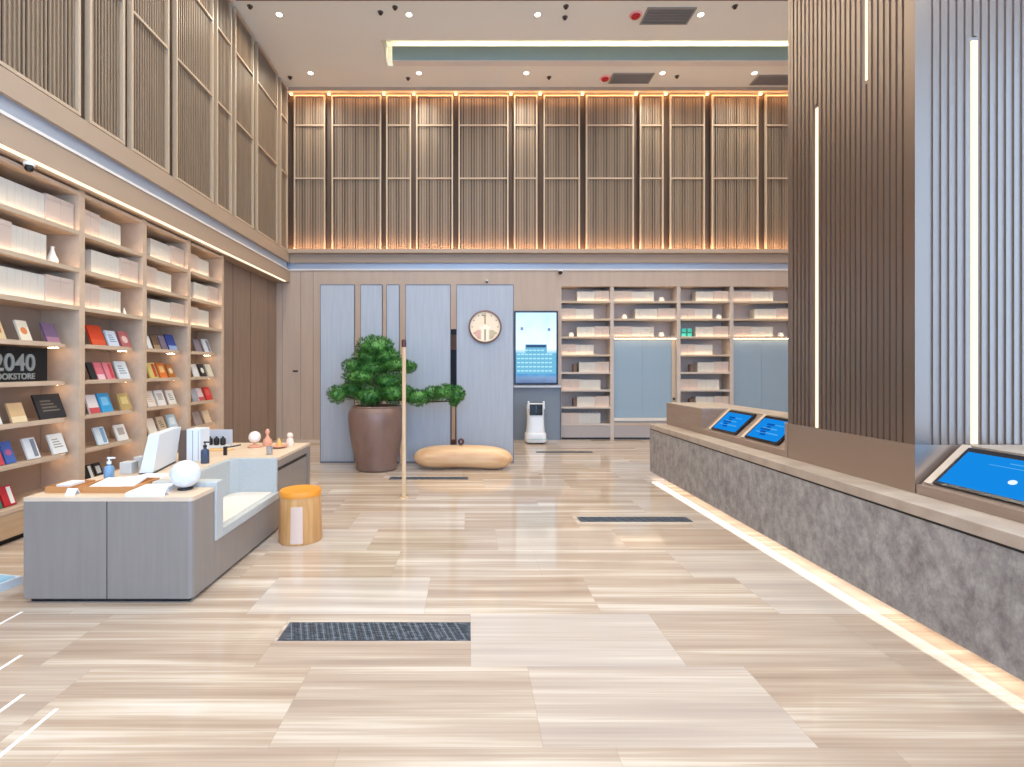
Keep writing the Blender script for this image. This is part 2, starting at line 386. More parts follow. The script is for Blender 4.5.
for px, py, lb in ((290, 77, 'by the left corner'), (408, 78, 'left of centre'), (549, 77, 'at centre'), (677, 76, 'right of the vent')):
    D = F*(ZC-H)/(VY-py); x = XP(px, D)
    t = thing('sprinkler', 'small ceiling sprinkler above the back panels, %s' % lb, 'sprinkler', (x, D, ZC), group='ceiling sprinklers')
    MB().lathe([(0.05, -0.012), (0.05, -0.001)], (x, D, ZC), 16).build('plate', mat('sprinkler_plate', (110, 100, 94)), t)
    MB().lathe([(0.022, -0.05), (0.03, -0.045), (0.012, -0.04), (0.014, -0.012)], (x, D, ZC), 12).build('head', mat('sprinkler_head', (70, 62, 58)), t)
for x, y, lb in ((3.06, 9.27, 'before the light slot'), (3.04, 11.28, 'past the light slot')):
    t = thing('smoke_alarm', 'red and pink round ceiling alarm beside the vent %s' % lb, 'alarm', (x, y, ZC))
    MB().lathe([(0.10, -0.02), (0.12, -0.001)], (x, y, ZC), 20).build('base', mat('alarm_pink', (240, 170, 165), 0.5), t)
    MB().lathe([(0.03, -0.07), (0.07, -0.05), (0.08, -0.02)], (x, y, ZC), 20).build('dome', mat('alarm_red', (190, 25, 40), 0.4), t)
for x0, x1, y0, y1, lb in ((3.21, 4.1, 9.07, 9.51, 'large slotted grey ceiling vent before the light slot'), (3.16, 4.08, 11.08, 11.48, 'slotted grey ceiling vent above the back panels, left one'), (6.4, 7.3, 11.15, 11.54, 'slotted grey ceiling vent above the back panels, at the column')):
    t = thing('ceiling_vent', lb, 'vent', ((x0+x1)/2, (y0+y1)/2, ZC), group='ceiling air vents')
    B(x0+0.02, x1-0.02, y0+0.02, y1-0.02, ZC-0.008, ZC-0.002).build('duct', mat('vent_dark', (60, 58, 56), 0.6), t)
    fr = MB().box(x0, x1, y0, y0+0.03, ZC-0.02, ZC-0.001).box(x0, x1, y1-0.03, y1, ZC-0.02, ZC-0.001).box(x0, x0+0.03, y0+0.03, y1-0.03, ZC-0.02, ZC-0.001).box(x1-0.03, x1, y0+0.03, y1-0.03, ZC-0.02, ZC-0.001)
    fr.build('frame', mat('vent_frame', (150, 144, 138), 0.4), t)
    n = 9; sl = MB()
    for i in range(n):
        yy = y0+0.04+i*(y1-y0-0.08)/n
        sl.box(x0+0.03, x1-0.03, yy, yy+0.016, ZC-0.02, ZC-0.009)
    sl.build('louvres', mat('vent_slat', (140, 136, 132), 0.4), t)

# ================================================================== BOOKCASES, LEFT WALL
XF = -4.32                                # front plane
LZ = [0.33, 0.735, 1.12, 1.515, 1.92, 2.335, 2.755, 3.17]   # tops of the boards
bays = [(3.42, 4.43, 'nearest'), (4.51, 5.60, 'first'), (5.68, 6.69, 'second'), (6.775, 7.76, 'third'), (7.87, 8.82, 'fourth')]
ST = 0.035
def left_bookcase(y0, y1, nm):
    t = thing('bookcase', '%s bay of the tall pale wood bookcase along the left wall' % {'nearest': 'cut-off near', 'first': 'nearest visible', 'second': 'second visible', 'third': 'third visible', 'fourth': 'farthest'}[nm],
              'bookcase', (XF, (y0+y1)/2, 0), group='left wall bookcase bays')
    pw = 0.08
    B(XBK+0.03, XF, y1, y1+pw, 0, 3.64).build('side_panel', SHELF, t)
    B(XBK+0.002, XBK+0.028, y0, y1+pw, 0, 3.64).build('back_panel', SHELFBACK, t)
    B(XBK+0.03, XF, y0, y1, 3.58, 3.62).build('top_board', SHELF, t)
    for k, z in enumerate(LZ):
        if k == 0:
            B(XBK+0.03, XF, y0, y1, 0.29, 0.33).build('shelf', SHELF, t)
        elif k <= 4:      # display shelves: front cut back before the far post
            pts = [(XBK+0.03, y0), (XF-0.015, y0), (XF-0.015, y1-0.20), (XF-0.05, y1-0.13), (XF-0.16, y1-0.001), (XBK+0.03, y1-0.001)]
            MB().prism(pts, z-ST, z, 'z').build('shelf', SHELF, t)
            B(XF-0.035, XF-0.028, y0+0.05, y1-0.22, z, z+0.012).build('lip', FRAMEWOOD, t)
            B(XF-0.25, XF-0.15, y1-0.12, y1-0.10, z-ST-0.006, z-ST-0.001).build('light_strip', emis('spot_led', (255, 222, 184), 30.0), t)
        else:
            B(XBK+0.03, XF-0.01, y0, y1-0.001, z-ST, z).build('shelf', SHELF, t)
            B(XF-0.012, XF-0.002, y0, y1-0.001, z-ST, z+0.012).build('lip', FRAMEWOOD, t)
            B(XF-0.030, XF-0.014, y0+0.02, y1-0.02, z+0.0005, z+0.006).build('light_strip', LEDSH, t)
    B(XBK+0.03, XF-0.005, y0+0.002, y1-0.002, 0.06, 0.285).build('drawer', BASEWOOD, t)
    B(XBK+0.03, XF-0.06, y0+0.002, y1-0.002, 0.0, 0.058).build('plinth', BLACK, t)
    return t
for b in bays: left_bookcase(*b)
# soffit light running above the bookcases
tag(B(XL-0.075, XL-0.015, YR+0.1, 11.6, 3.66, 3.669).build('soffit_light', LEDSOFF, origin=(XF, 4, 3.65)), 'bright linear light under the ledge above the left bookcases', 'light')
struct(MB().box(XBK, XL-0.08, YR, 8.92, 3.645, 3.67).box(XLL, XL-0.08, 8.92, YB, 3.655, 3.67).build('trim_19', FASCIA))

# volumes and boxes
VOLW = mat('blank_white_spine', (196, 190, 180), 0.6)
VOLP = mat('pale_pink_board', (196, 176, 163), 0.6)
PAGE = mat('page_white', (240, 236, 226), 0.8)
HUES = [VOLW, mat('blank_cream_spine', (230, 224, 206), 0.6), mat('blank_grey_spine', (220, 220, 222), 0.6)]
def volume_proto(w_, h_, d_, mats, lab):
    """upright volume: front (spine) at local -y... built facing +X after rotation"""
    return w_, h_, d_
proto = {}
def volume(kind, loc, rz, w_, h_, d_, mi, lab, grp):
    """kind 'book' or 'box file'; local: width along x, depth along +y, spine at y=0"""
    key = (kind, round(w_, 3), round(h_, 3), round(d_, 3), mi)
    if key not in proto:
        t = thing('book' if kind == 'book' else 'box_file', lab, kind, loc, grp, rz)
        if kind == 'book':
            c = MB().box(-w_/2, w_/2, 0, 0.006, 0, h_).box(-w_/2, -w_/2+0.005, 0.006, d_, 0, h_).box(w_/2-0.005, w_/2, 0.006, d_, 0, h_)
            c.build('cover', HUES[mi % 3], t, local=True)
            B(-w_/2+0.0055, w_/2-0.0055, 0.008, d_-0.005, 0.004, h_-0.004).build('page_block', PAGE, t, local=True)
        else:
            c = MB().box(-w_/2, w_/2, 0.002, d_, 0, h_-0.05); c.build('case', VOLP, t, local=True)
            B(-w_/2, w_/2, 0.0, d_, h_-0.049, h_).build('lid', VOLP, t, local=True)
        proto[key] = t; return t
    s_ = proto[key]; r = s_.copy(); COL.objects.link(r); r.location = loc; r.rotation_euler = (0, 0, rz); r['label'] = lab; r['group'] = grp
    for ch in s_.children:
        q = ch.copy(); COL.objects.link(q); q.parent = r
    return r
def block_left(y0, y1, z, pink_first, where, dpt=0.27):
    L_ = y1-y0; n_p = 2; n_w = 6; wp = L_*0.42/n_p; ww = L_*0.58/n_w
    y = y0; seq = ['p']*n_p+['w']*n_w if pink_first else ['w']*n_w+['p']*n_p
    for i, k in enumerate(seq):
        wd = wp if k == 'p' else ww
        hh = 0.295 if k == 'p' else 0.28
        xf = XF-0.045-(0.0 if k == 'p' else 0.02)
        if k == 'p': volume('box file', (xf, y+wd/2, z), math.pi/2, wd-0.003, hh, dpt, 0, 'pale pink box file, %s' % where, 'blank volumes on upper left shelves')
        else: volume('book', (xf, y+wd/2, z), math.pi/2, wd-0.002, hh, dpt-0.02, 0, 'white blank-spined book, %s' % where, 'blank volumes on upper left shelves')
        y += wd
rn = {7: 'top shelf', 6: 'second shelf from top', 5: 'third shelf from top'}
bn = {1: 'nearest visible left bay', 2: 'second left bay', 3: 'third left bay', 4: 'farthest left bay'}
for bi in (1, 2, 3, 4):
    y0, y1, _ = bays[bi]
    for k in (7, 6, 5):
        right = ((bi + k) % 2 == 0)      # checkerboard; bay 1, top row sits against the far post
        wh = '%s of the %s' % (rn[k], bn[bi])
        if right: block_left(y1-0.02-0.80*(y1-y0), y1-0.02, LZ[k]+0.001, False, wh)
        else: block_left(y0+0.01, y0+0.01+0.66*(y1-y0), LZ[k]+0.001, True, wh)
# little glazed vase and white cups in the free ends
CER = mat('pale_ceramic', (228, 222, 212), 0.3)
def vase(x, y, z, s, lb):
    tag(MB().lathe([(0.03*s, 0), (0.055*s, 0.03*s), (0.06*s, 0.07*s), (0.035*s, 0.13*s), (0.018*s, 0.19*s), (0.024*s, 0.22*s), (0.012*s, 0.218*s), (0.012*s, 0.15*s)], (0, 0, 0), 24).build('vase', CER, origin=(0, 0, 0), smooth=True), lb, 'vase').location = (x, y, z)
vase(XF-0.12, 5.38, LZ[6]+0.001, 0.9, 'slim pale vase at the end of the second shelf, nearest left bay')
vase(XF-0.12, 6.50, LZ[5]+0.001, 0.45, 'tiny pale vase beside the white volumes, second left bay')

# ------------------------------------------------------------------ display books facing the room
def display_book(px0, px1, row, h_, c, c2, lb, thick=0.02, motif=None, xb=None):
    """cover faces +X, leans back; px0..px1 is the bottom edge seen from the front"""
    xb = XF-0.085 if xb is None else xb
    y0 = F*(-xb)/(VX-px0); y1 = F*(-xb)/(VX-px1); w_ = y1-y0
    t = thing('book', lb, 'book', (xb, (y0+y1)/2, LZ[row]+0.0085), 'face-out books on the left shelves')
    M = Matrix.Rotation(math.radians(-20), 4, 'Y')      # lean the top towards -X
    m1 = mat('cover_%d_%d_%d' % c, c, 0.5)
    MB().box(-0.004, 0, -w_/2, w_/2, 0, h_, M).box(-thick, -thick+0.004, -w_/2, w_/2, 0, h_, M).box(-thick+0.004, -0.004, -w_/2, -w_/2+0.003, 0, h_, M).build('cover', m1, t, local=True)
    MB().box(-thick+0.0045, -0.0045, -w_/2+0.004, w_/2-0.004, 0.004, h_-0.004, M).build('page_block', PAGE, t, local=True)
    if c2 is not None:
        m2 = mat('print_%d_%d_%d' % c2, c2, 0.5)
        k = motif or 'block'
        q = MB()
        if k == 'block': q.box(0.0003, 0.001, -w_*0.3, w_*0.3, h_*0.35, h_*0.8, M)
        elif k == 'band': q.box(0.0003, 0.001, -w_*0.5, w_*0.5, 0.0, h_*0.3, M)
        elif k == 'lines':
            for i in range(4): q.box(0.0003, 0.001, -w_*0.32, w_*(0.32-0.08*i), h_*(0.3+0.13*i), h_*(0.36+0.13*i), M)
        elif k == 'stripe': q.box(0.0003, 0.001, w_*0.05, w_*0.4, h_*0.08, h_*0.92, M)
        elif k == 'disc': q.prism([(w_*0.3*math.cos(a*math.pi/9), h_*0.5+w_*0.3*math.sin(a*math.pi/9)) for a in range(18)], 0.0003, 0.001, 'x', M)
        q.build('cover_print', m2, t, local=True)
    # easel foot
    MB().box(-0.095, -0.03, -0.02, 0.02, -0.008, 0.0).build('easel_foot', FRAMEWOOD, t, local=True)
W1 = (236, 236, 234)
DB = [
 # bay 1 (nearest visible)
 (-6, 7, 4, 0.20, (226, 196, 150), (200, 120, 70), 'block', 'cream book with ochre print at the frame edge, above the dark sign'),
 (22, 33, 4, 0.22, (238, 222, 196), (222, 130, 70), 'disc', 'cream book with orange picture above the dark sign'),
 (48, 61, 4, 0.22, (116, 88, 118), (170, 120, 140), 'band', 'dull purple book above the dark sign'),
 (-8, 3, 2, 0.19, (232, 228, 220), None, None, 'pale booklet at the frame edge under the dark sign'),
 (13, 28, 2, 0.20, (222, 182, 132), (240, 214, 170), 'band', 'tan book with pale foot band under the dark sign'),
 (41, 67, 2, 0.27, (38, 36, 40), (120, 108, 92), 'lines', 'large black album with gold lines under the dark sign'),
 (-6, 5, 1, 0.23, (206, 70, 80), (240, 230, 230), 'block', 'red and white book on the lowest hanging shelf at frame edge'),
 (7, 17, 1, 0.22, (70, 100, 170), (190, 90, 130), 'disc', 'blue book with pink disc on the lowest hanging shelf'),
 (29, 41, 1, 0.22, W1, (130, 134, 146), 'stripe', 'white book with grey stroke on the lowest hanging shelf'),
 (54, 68, 1, 0.22, (240, 238, 232), (170, 160, 150), 'lines', 'white book with printed lines beside the first post, lowest hanging shelf'),
 (-8, 3, 0, 0.20, (60, 120, 90), (220, 220, 200), 'block', 'green book on the bottom board at the frame edge'),
 (5, 17, 0, 0.20, (196, 40, 50), (240, 240, 230), 'stripe', 'red book on the bottom board left of the desk'),
 # bay 2
 (93, 107, 4, 0.26, (214, 66, 30), (226, 90, 50), 'band', 'large orange-red book on the upper display shelf, second bay'),
 (110, 120, 4, 0.21, (214, 222, 232), (120, 140, 170), 'lines', 'pale blue book beside the orange-red one'),
 (123, 132, 4, 0.22, (186, 100, 100), (230, 200, 190), 'disc', 'dusty red patterned book on the upper display shelf, second bay'),
 (92, 98, 3, 0.22, (30, 28, 32), None, None, 'thin black book at the left of the pink ones'),
 (99, 106, 3, 0.22, (222, 110, 122), (240, 200, 200), 'band', 'pink book next to the thin black one'),
 (108, 116, 3, 0.22, (228, 130, 138), (200, 60, 70), 'stripe', 'pink book with red stripe on the second display shelf'),
 (120, 131, 3, 0.24, (222, 226, 228), (150, 160, 170), 'lines', 'light grey printed book on the second display shelf, second bay'),
 (91, 101, 2, 0.23, (240, 226, 222), (210, 80, 84), 'band', 'white book with red foot beside the bright blue one'),
 (103, 114, 2, 0.24, (56, 160, 212), (130, 200, 235), 'block', 'bright blue book on the third display shelf'),
 (122, 133, 2, 0.22, (186, 158, 98), (220, 196, 130), 'block', 'golden olive book on the third display shelf'),
 (99, 109, 1, 0.22, (226, 236, 240), (130, 170, 200), 'stripe', 'white book with blue stroke, lower left of the second bay'),
 (119, 129, 1, 0.21, (238, 234, 226), (180, 170, 160), 'block', 'white book with pale print, lower right of the second bay'),
 (88, 96, 0, 0.20, (26, 26, 28), (230, 230, 225), 'stripe', 'black and white book on the bottom board behind the blue bottle'),
 (98, 105, 0, 0.20, (34, 32, 36), (200, 200, 196), 'block', 'second black book on the bottom board behind the blue bottle'),
 # bay 3
 (149, 153, 4, 0.19, (236, 234, 230), None, None, 'small white book on the upper display shelf, third bay'),
 (155, 161, 4, 0.22, (112, 84, 66), (170, 140, 100), 'band', 'brown book on the upper display shelf, third bay'),
 (163, 168, 4, 0.22, (128, 112, 124), None, None, 'grey-purple book left of the dark blue one'),
 (170, 178, 4, 0.25, (52, 74, 150), (150, 170, 210), 'band', 'dark blue book on the upper display shelf, third bay'),
 (151, 159, 3, 0.23, (214, 196, 110), (200, 60, 50), 'stripe', 'yellow book with red stripe, second display shelf of the third bay'),
 (161, 168, 3, 0.23, (226, 118, 40), (240, 190, 120), 'block', 'orange book, second display shelf of the third bay'),
 (170, 176, 3, 0.21, (186, 110, 44), (230, 210, 170), 'disc', 'brownish orange book, second display shelf of the third bay'),
 (149, 157, 2, 0.23, (236, 222, 206), (214, 190, 170), 'lines', 'cream book, left of the white pair in the third bay'),
 (159, 167, 2, 0.23, (240, 234, 226), (200, 190, 180), 'block', 'white book in the middle of the third bay shelf'),
 (170, 177, 2, 0.22, (236, 230, 218), (150, 140, 130), 'lines', 'white book with dark print, right of the third bay shelf'),
 (150, 158, 1, 0.23, (238, 224, 206), None, None, 'plain cream book, lowest display shelf of the third bay'),
 (161, 168, 1, 0.23, (214, 190, 158), (120, 100, 80), 'lines', 'tan book with dark lines, lowest display shelf of the third bay'),
 (171, 179, 1, 0.24, (190, 212, 222), (230, 240, 244), 'block', 'light blue book, lowest display shelf of the third bay'),
 # bay 4
 (197, 203, 4, 0.22, (136, 124, 134), None, None, 'grey-purple book on the upper display shelf, farthest bay'),
 (206, 212, 4, 0.24, (220, 222, 226), (130, 130, 140), 'stripe', 'white and grey book on the upper display shelf, farthest bay'),
 (195, 200, 3, 0.22, (236, 232, 226), None, None, 'white book left of the black and white one, farthest bay'),
 (202, 207, 3, 0.22, (40, 38, 38), (236, 232, 220), 'disc', 'black book with white disc, farthest bay'),
 (209, 214, 3, 0.22, (226, 216, 192), None, None, 'cream book on the second display shelf, farthest bay'),
 (194, 199, 2, 0.22, (170, 170, 178), None, None, 'grey book left of the pink and red books, farthest bay'),
 (200, 205, 2, 0.22, (236, 208, 206), (210, 90, 90), 'band', 'pink and white book, farthest bay'),
 (207, 213, 2, 0.23, (212, 48, 46), (230, 90, 80), 'block', 'bright red book, farthest bay'),
 (196, 203, 1, 0.22, (164, 146, 140), None, None, 'grey-brown book, lowest display shelf of the farthest bay'),
 (206, 212, 1, 0.22, (226, 200, 166), None, None, 'cream book, lowest display shelf of the farthest bay'),
]
for a, b, r, h_, c1, c2, mo, lb in DB: display_book(a, b, r, h_, c1, c2, lb, motif=mo)
# dark "2040" sign on the shelf
t = thing('shelf_sign', 'black shelf sign with raised silver numerals on the nearest left bay', 'sign', (XF-0.14, 4.95, LZ[3]+0.001))
B(XF-0.16, XF-0.14, 4.53, 5.34, LZ[3]+0.001, LZ[4]-0.05).build('board', BLACK, t)
SIL = mat('silver_numerals', (190, 192, 190), 0.35, metal=0.6)
Mt = Matrix.Translation((0.006, 0.0, 0.19)) @ Matrix.Rotation(math.pi/2, 4, 'Z') @ Matrix.Rotation(math.pi/2, 4, 'X')
text_mesh('2040', 0.235, SIL, t, 'numerals', Mt, 0.005, 1.0, bold=0.004)
Mt = Matrix.Translation((0.006, -0.01, 0.058)) @ Matrix.Rotation(math.pi/2, 4, 'Z') @ Matrix.Rotation(math.pi/2, 4, 'X')
text_mesh('BOOKSTORE', 0.082, SIL, t, 'lettering', Mt, 0.004, 1.0, bold=0.002)

# ================================================================== BACK WALL: FOLDING SCREENS, SCREEN NICHE, BOOKCASES
PANB = mat('blue_grey_screen_board', (166, 167, 172), 0.5, c2=(174, 175, 179), scale=(30, 30, 1.5))
DP = 8.86
for x0, x1, yaw, lb in ((-2.6, -2.02, 0, 'leftmost tall blue-grey board, free of the plant'), (-1.895, -1.53, 0, 'second tall board, narrow, behind the plant top'), (-1.44, -1.23, 0, 'narrowest tall board, just left of the pole'),
                        (-1.105, -0.333, 0, 'wide tall blue-grey board right of the pole'), (-0.21, 0.772, 0, 'widest tall blue-grey board carrying the round clock')):
    t = thing('standing_board', lb, 'room divider', ((x0+x1)/2, DP+0.03, 0), 'tall standing boards')
    B(x0, x1, DP, DP+0.045, 0.03, 3.12).build('board', PANB, t)
    e = MB().box(x0-0.012, x0-0.0005, DP-0.004, DP+0.05, 0, 3.13).box(x1+0.0005, x1+0.012, DP-0.004, DP+0.05, 0, 3.13).box(x0, x1, DP-0.004, DP+0.05, 3.1205, 3.135).box(x0, x1, DP-0.004, DP+0.05, 0, 0.029)
    e.build('edge_frame', mat('grey_edge', (106, 106, 116), 0.5), t)
# slim dark stand with brown blocks seen through the gap
t = thing('slim_stand', 'slim dark stand with brown blocks seen in the gap between the two widest boards', 'stand', (-0.29, 9.3, 0))
B(-0.34, -0.235, 9.25, 9.35, 0.001, 0.35).build('lower_block', mat('brown_block', (120, 80, 60), 0.5), t)
MB().box(-0.335, -0.32, 9.29, 9.31, 0.35, 1.15).box(-0.255, -0.24, 9.29, 9.31, 0.35, 1.15).build('leg_frame', DARK, t)
B(-0.35, -0.225, 9.24, 9.36, 1.15, 2.0).build('upper_block', BLACK, t)
B(-0.34, -0.235, 9.25, 9.35, 2.0, 2.28).build('cap_block', MATS['brown_block'], t)
B(-0.35, -0.225, 9.24, 9.36, 2.28, 2.38).build('top_cap', BLACK, t)

# clock
cx, cz = XP(485, DP), H+(VY-327)*DP/F
t = thing('wall_clock', 'round cream clock with dark rim on the widest board', 'clock', (cx, DP-0.03, cz))
Mc = Matrix.Translation((cx, DP-0.006, cz)) @ Matrix.Rotation(math.pi/2, 4, 'X')
MB().lathe([(0.262, 0.0), (0.29, 0.0), (0.29, 0.04), (0.262, 0.05)], (0, 0, 0), 48, M=Mc, ring=True).build('rim', mat('clock_rim', (124, 90, 78), 0.4), t, smooth=True)
MB().lathe([(0.001, 0.002), (0.262, 0.002), (0.262, 0.025), (0.001, 0.025)], (0, 0, 0), 48, M=Mc).build('face', mat('clock_face', (250, 222, 186), 0.5), t)
hb = MB().prism([(-0.012, -0.23), (0.012, -0.23), (0.012, 0.19), (0.03, 0.2), (-0.06, 0.22), (-0.05, 0.19), (-0.012, 0.185)], 0.026, 0.03, 'z', Mc)
hb.build('hand', mat('clock_brass', (176, 144, 96), 0.4), t)
MB().prism([(-0.06, -0.24), (-0.02, -0.25), (-0.02, 0.0), (-0.10, 0.02), (-0.10, -0.02), (-0.06, -0.05)], 0.0255, 0.028, 'z', Mc).prism([(0.02, -0.25), (0.06, -0.24), (0.06, -0.05), (0.10, -0.02), (0.10, 0.02), (0.02, 0.0)], 0.0255, 0.028, 'z', Mc).build('emblem', mat('clock_white', (252, 236, 206), 0.5), t)
MB().lathe([(0.001, 0.026), (0.045, 0.026), (0.045, 0.034), (0.001, 0.034)], (0, 0, 0), 20, M=Mc).build('hub', MATS['clock_white'], t)
MB().prism([(-0.13, -0.05), (-0.20, -0.10), (-0.14, -0.19), (-0.075, -0.22), (-0.075, -0.06)], 0.0255, 0.027, 'z', Mc).build('pink_segment', mat('clock_pink', (228, 172, 150), 0.6), t)
MB().prism([(0.13, -0.05), (0.075, -0.06), (0.075, -0.22), (0.14, -0.19), (0.20, -0.10)], 0.0255, 0.027, 'z', Mc).build('olive_segment', mat('clock_olive', (206, 184, 146), 0.6), t)
tk = MB()
for i in range(12):
    a = i*math.pi/6; tk.lathe([(0.001, 0.0255), (0.012, 0.0255), (0.012, 0.0275), (0.001, 0.0275)], (0.225*math.cos(a), 0.225*math.sin(a), 0), 8, M=Mc)
tk.build('hour_marks', MATS['clock_brass'], t)

# TV display with a picture of a building
def tv_material():
    m = bpy.data.materials.new('screen_picture'); m.use_nodes = True; nt = m.node_tree; N = nt.nodes.new; L = nt.links.new
    nt.nodes.remove(nt.nodes['Principled BSDF'])
    geo = N('ShaderNodeTexCoord'); sep = N('ShaderNodeSeparateXYZ'); L(geo.outputs['Object'], sep.inputs[0])
    r = N('ShaderNodeMapRange'); r.inputs[1].default_value = 0.0; r.inputs[2].default_value = 1.66; L(sep.outputs[2], r.inputs[0])
    ra = N('ShaderNodeValToRGB'); L(r.outputs[0], ra.inputs[0]); e = ra.color_ramp.elements
    e[0].position = 0; e[0].color = rgb((96, 110, 150)); e[1].position = 1; e[1].color = rgb((196, 232, 250))
    for pos, c in ((0.10, (120, 150, 190)), (0.16, (60, 150, 205)), (0.42, (80, 175, 215)), (0.5, (225, 240, 246)), (0.75, (214, 238, 250))):
        q = e.new(pos); q.color = rgb(c)
    nz = N('ShaderNodeTexNoise'); nz.inputs['Scale'].default_value = 3.0; nz.inputs['Detail'].default_value = 4; L(geo.outputs['Object'], nz.inputs['Vector'])
    mx = N('ShaderNodeMix'); mx.data_type = 'RGBA'; mx.blend_type = 'SOFT_LIGHT'; mx.inputs[0].default_value = 0.7
    L(ra.outputs[0], mx.inputs[6]); L(nz.outputs[0], mx.inputs[7])
    em = N('ShaderNodeEmission'); em.inputs[1].default_value = 1.25; L(mx.outputs[2], em.inputs[0]); L(em.outputs[0], nt.nodes['Material Output'].inputs[0])
    return m
NICHE = mat('slate_niche_panel', (124, 132, 142), 0.5)
t = thing('niche_cabinet', 'slate-grey recess panel with white ledge under the tall wall screen', 'wall cabinet', (1.58, YB, 0))
B(1.045, 2.12, YB-0.05, YB-0.002, 0.001, 1.22).build('back_panel', NICHE, t)
B(1.04, 2.125, YB-0.12, YB-0.002, 1.221, 1.27).build('ledge', mat('pale_ledge', (190, 196, 204), 0.4), t)
MB().box(1.02, 1.0445, YB-0.07, YB-0.002, 0.001, 1.22).box(2.1205, 2.14, YB-0.07, YB-0.002, 0.001, 1.22).build('side_trim', mat('niche_trim', (90, 92, 98), 0.4), t)
x0, x1, z0, z1 = XP(514, YB-0.06), XP(558, YB-0.06), 1.29, 3.0
t = thing('wall_screen', 'tall portrait wall screen showing a building under cloudy sky', 'screen', ((x0+x1)/2, YB-0.06, z0))
B(x0, x1, YB-0.07, YB-0.002, z0, z1).build('bezel', mat('screen_bezel', (28, 44, 66), 0.3), t)
q = MB().box(-(x1-x0)/2+0.04, (x1-x0)/2-0.04, -0.016, -0.0105, 0.04, z1-z0-0.04)
q.build('display', tv_material(), t, local=True)
bl = MB()   # building block on the picture: facade with floors and bays
bw = (x1-x0)/2-0.05
fac = MB().prism([(-0.25, 0.25), (0.25, 0.25), (0.25, 0.93), (-0.25, 0.93)], -0.0185, -0.0165, 'y')
fac.prism([(-bw, 0.25), (-0.255, 0.25), (-0.255, 0.68), (-bw, 0.74)], -0.0185, -0.0165, 'y').prism([(0.255, 0.25), (bw, 0.25), (bw, 0.74), (0.255, 0.68)], -0.0185, -0.0165, 'y')
fac.build('building_picture', emis('picture_facade', (112, 180, 214), 1.1), t, local=True)
for i in range(6):
    for j in range(9):
        zz = 0.30+i*0.095; xx = -bw+0.02+j*0.092
        if i == 5 and not 2 <= j <= 6: continue
        bl.box(xx, xx+0.075, -0.0205, -0.019, zz, zz+0.035)
bl.build('window_picture', emis('picture_windows', (166, 220, 236), 1.15), t, local=True)
MB().box(-0.23, 0.23, -0.0205, -0.019, 0.86, 0.92).build('roof_picture', emis('picture_roof', (60, 90, 130), 1.0), t, local=True)
MB().box(-0.33, 0.0, -0.0205, -0.019, 0.12, 0.15).box(0.05, 0.3, -0.0205, -0.019, 0.13, 0.15).box(-0.36, -0.30, -0.0205, -0.019, 1.26, 1.33).box(0.27, 0.33, -0.0205, -0.019, 1.24, 1.31).build('picture_marks', emis('picture_marks', (130, 160, 195), 1.0), t, local=True)

# robot
def rring(cx, cy, z, wx, wy, n=28, e=3.2):
    out = []
    for i in range(n):
        a = 2*math.pi*i/n; ca, sa = math.cos(a), math.sin(a)
        out.append((cx+wx*math.copysign(abs(ca)**(2/e), ca), cy+wy*math.copysign(abs(sa)**(2/e), sa), z))
    return out
rx, ry = XP(535.5, 11.25), 11.28
t = thing('service_robot', 'white wheeled service robot with black face screen below the wall screen', 'robot', (rx, ry, 0))
RW = mat('robot_shell', (236, 236, 238), 0.3)
MB().loft([rring(rx, ry, z, a, b) for z, a, b in ((0.03, 0.22, 0.22), (0.05, 0.235, 0.235), (0.2, 0.235, 0.235), (0.235, 0.22, 0.22), (0.24, 0.19, 0.20))]).build('base', RW, t, smooth=True)
MB().loft([rring(rx, ry, z, a, b) for z, a, b in ((0.242, 0.205, 0.19), (0.4, 0.19, 0.16), (0.58, 0.185, 0.145), (0.60, 0.185, 0.14))]).build('body', RW, t, smooth=True)
MB().loft([rring(rx, ry+0.01, z, a, b) for z, a, b in ((0.602, 0.185, 0.14), (0.66, 0.19, 0.14), (0.84, 0.19, 0.13), (0.88, 0.17, 0.11))]).build('head', RW, t, smooth=True)
Mh = Matrix.Translation((rx, ry-0.145, 0.78))
MB().box(-0.142, 0.142, -0.002, 0.02, -0.15, 0.09, Mh).build('face_screen', mat('robot_face', (16, 18, 24), 0.15), t, bevel=0.02, seg=3)
MB().box(-0.005, 0.005, -0.006, -0.0025, -0.10, 0.08, Mh).build('face_seam', mat('robot_seam', (90, 110, 140), 0.3), t)
MB().box(-0.19, -0.145, -0.005, 0.03, -0.02, 0.16, Mh).box(0.145, 0.19, -0.005, 0.03, -0.02, 0.16, Mh).build('ear_fins', RW, t, bevel=0.01)
for dx, dy in ((-0.13, -0.1), (0.13, -0.1), (-0.13, 0.12), (0.13, 0.12)):
    Mw = Matrix.Translation((rx+dx-0.02, ry+dy, 0.031)) @ Matrix.Rotation(math.pi/2, 4, 'Y')
    MB().lathe([(0.03, 0), (0.03, 0.04)], (0, 0, 0), 16, M=Mw).build('wheel', DARK, t)
B(rx-0.236, rx+0.236, ry-0.239, ry-0.2355, 0.1, 0.112).build('bumper_line', mat('bumper', (170, 210, 200), 0.3), t)

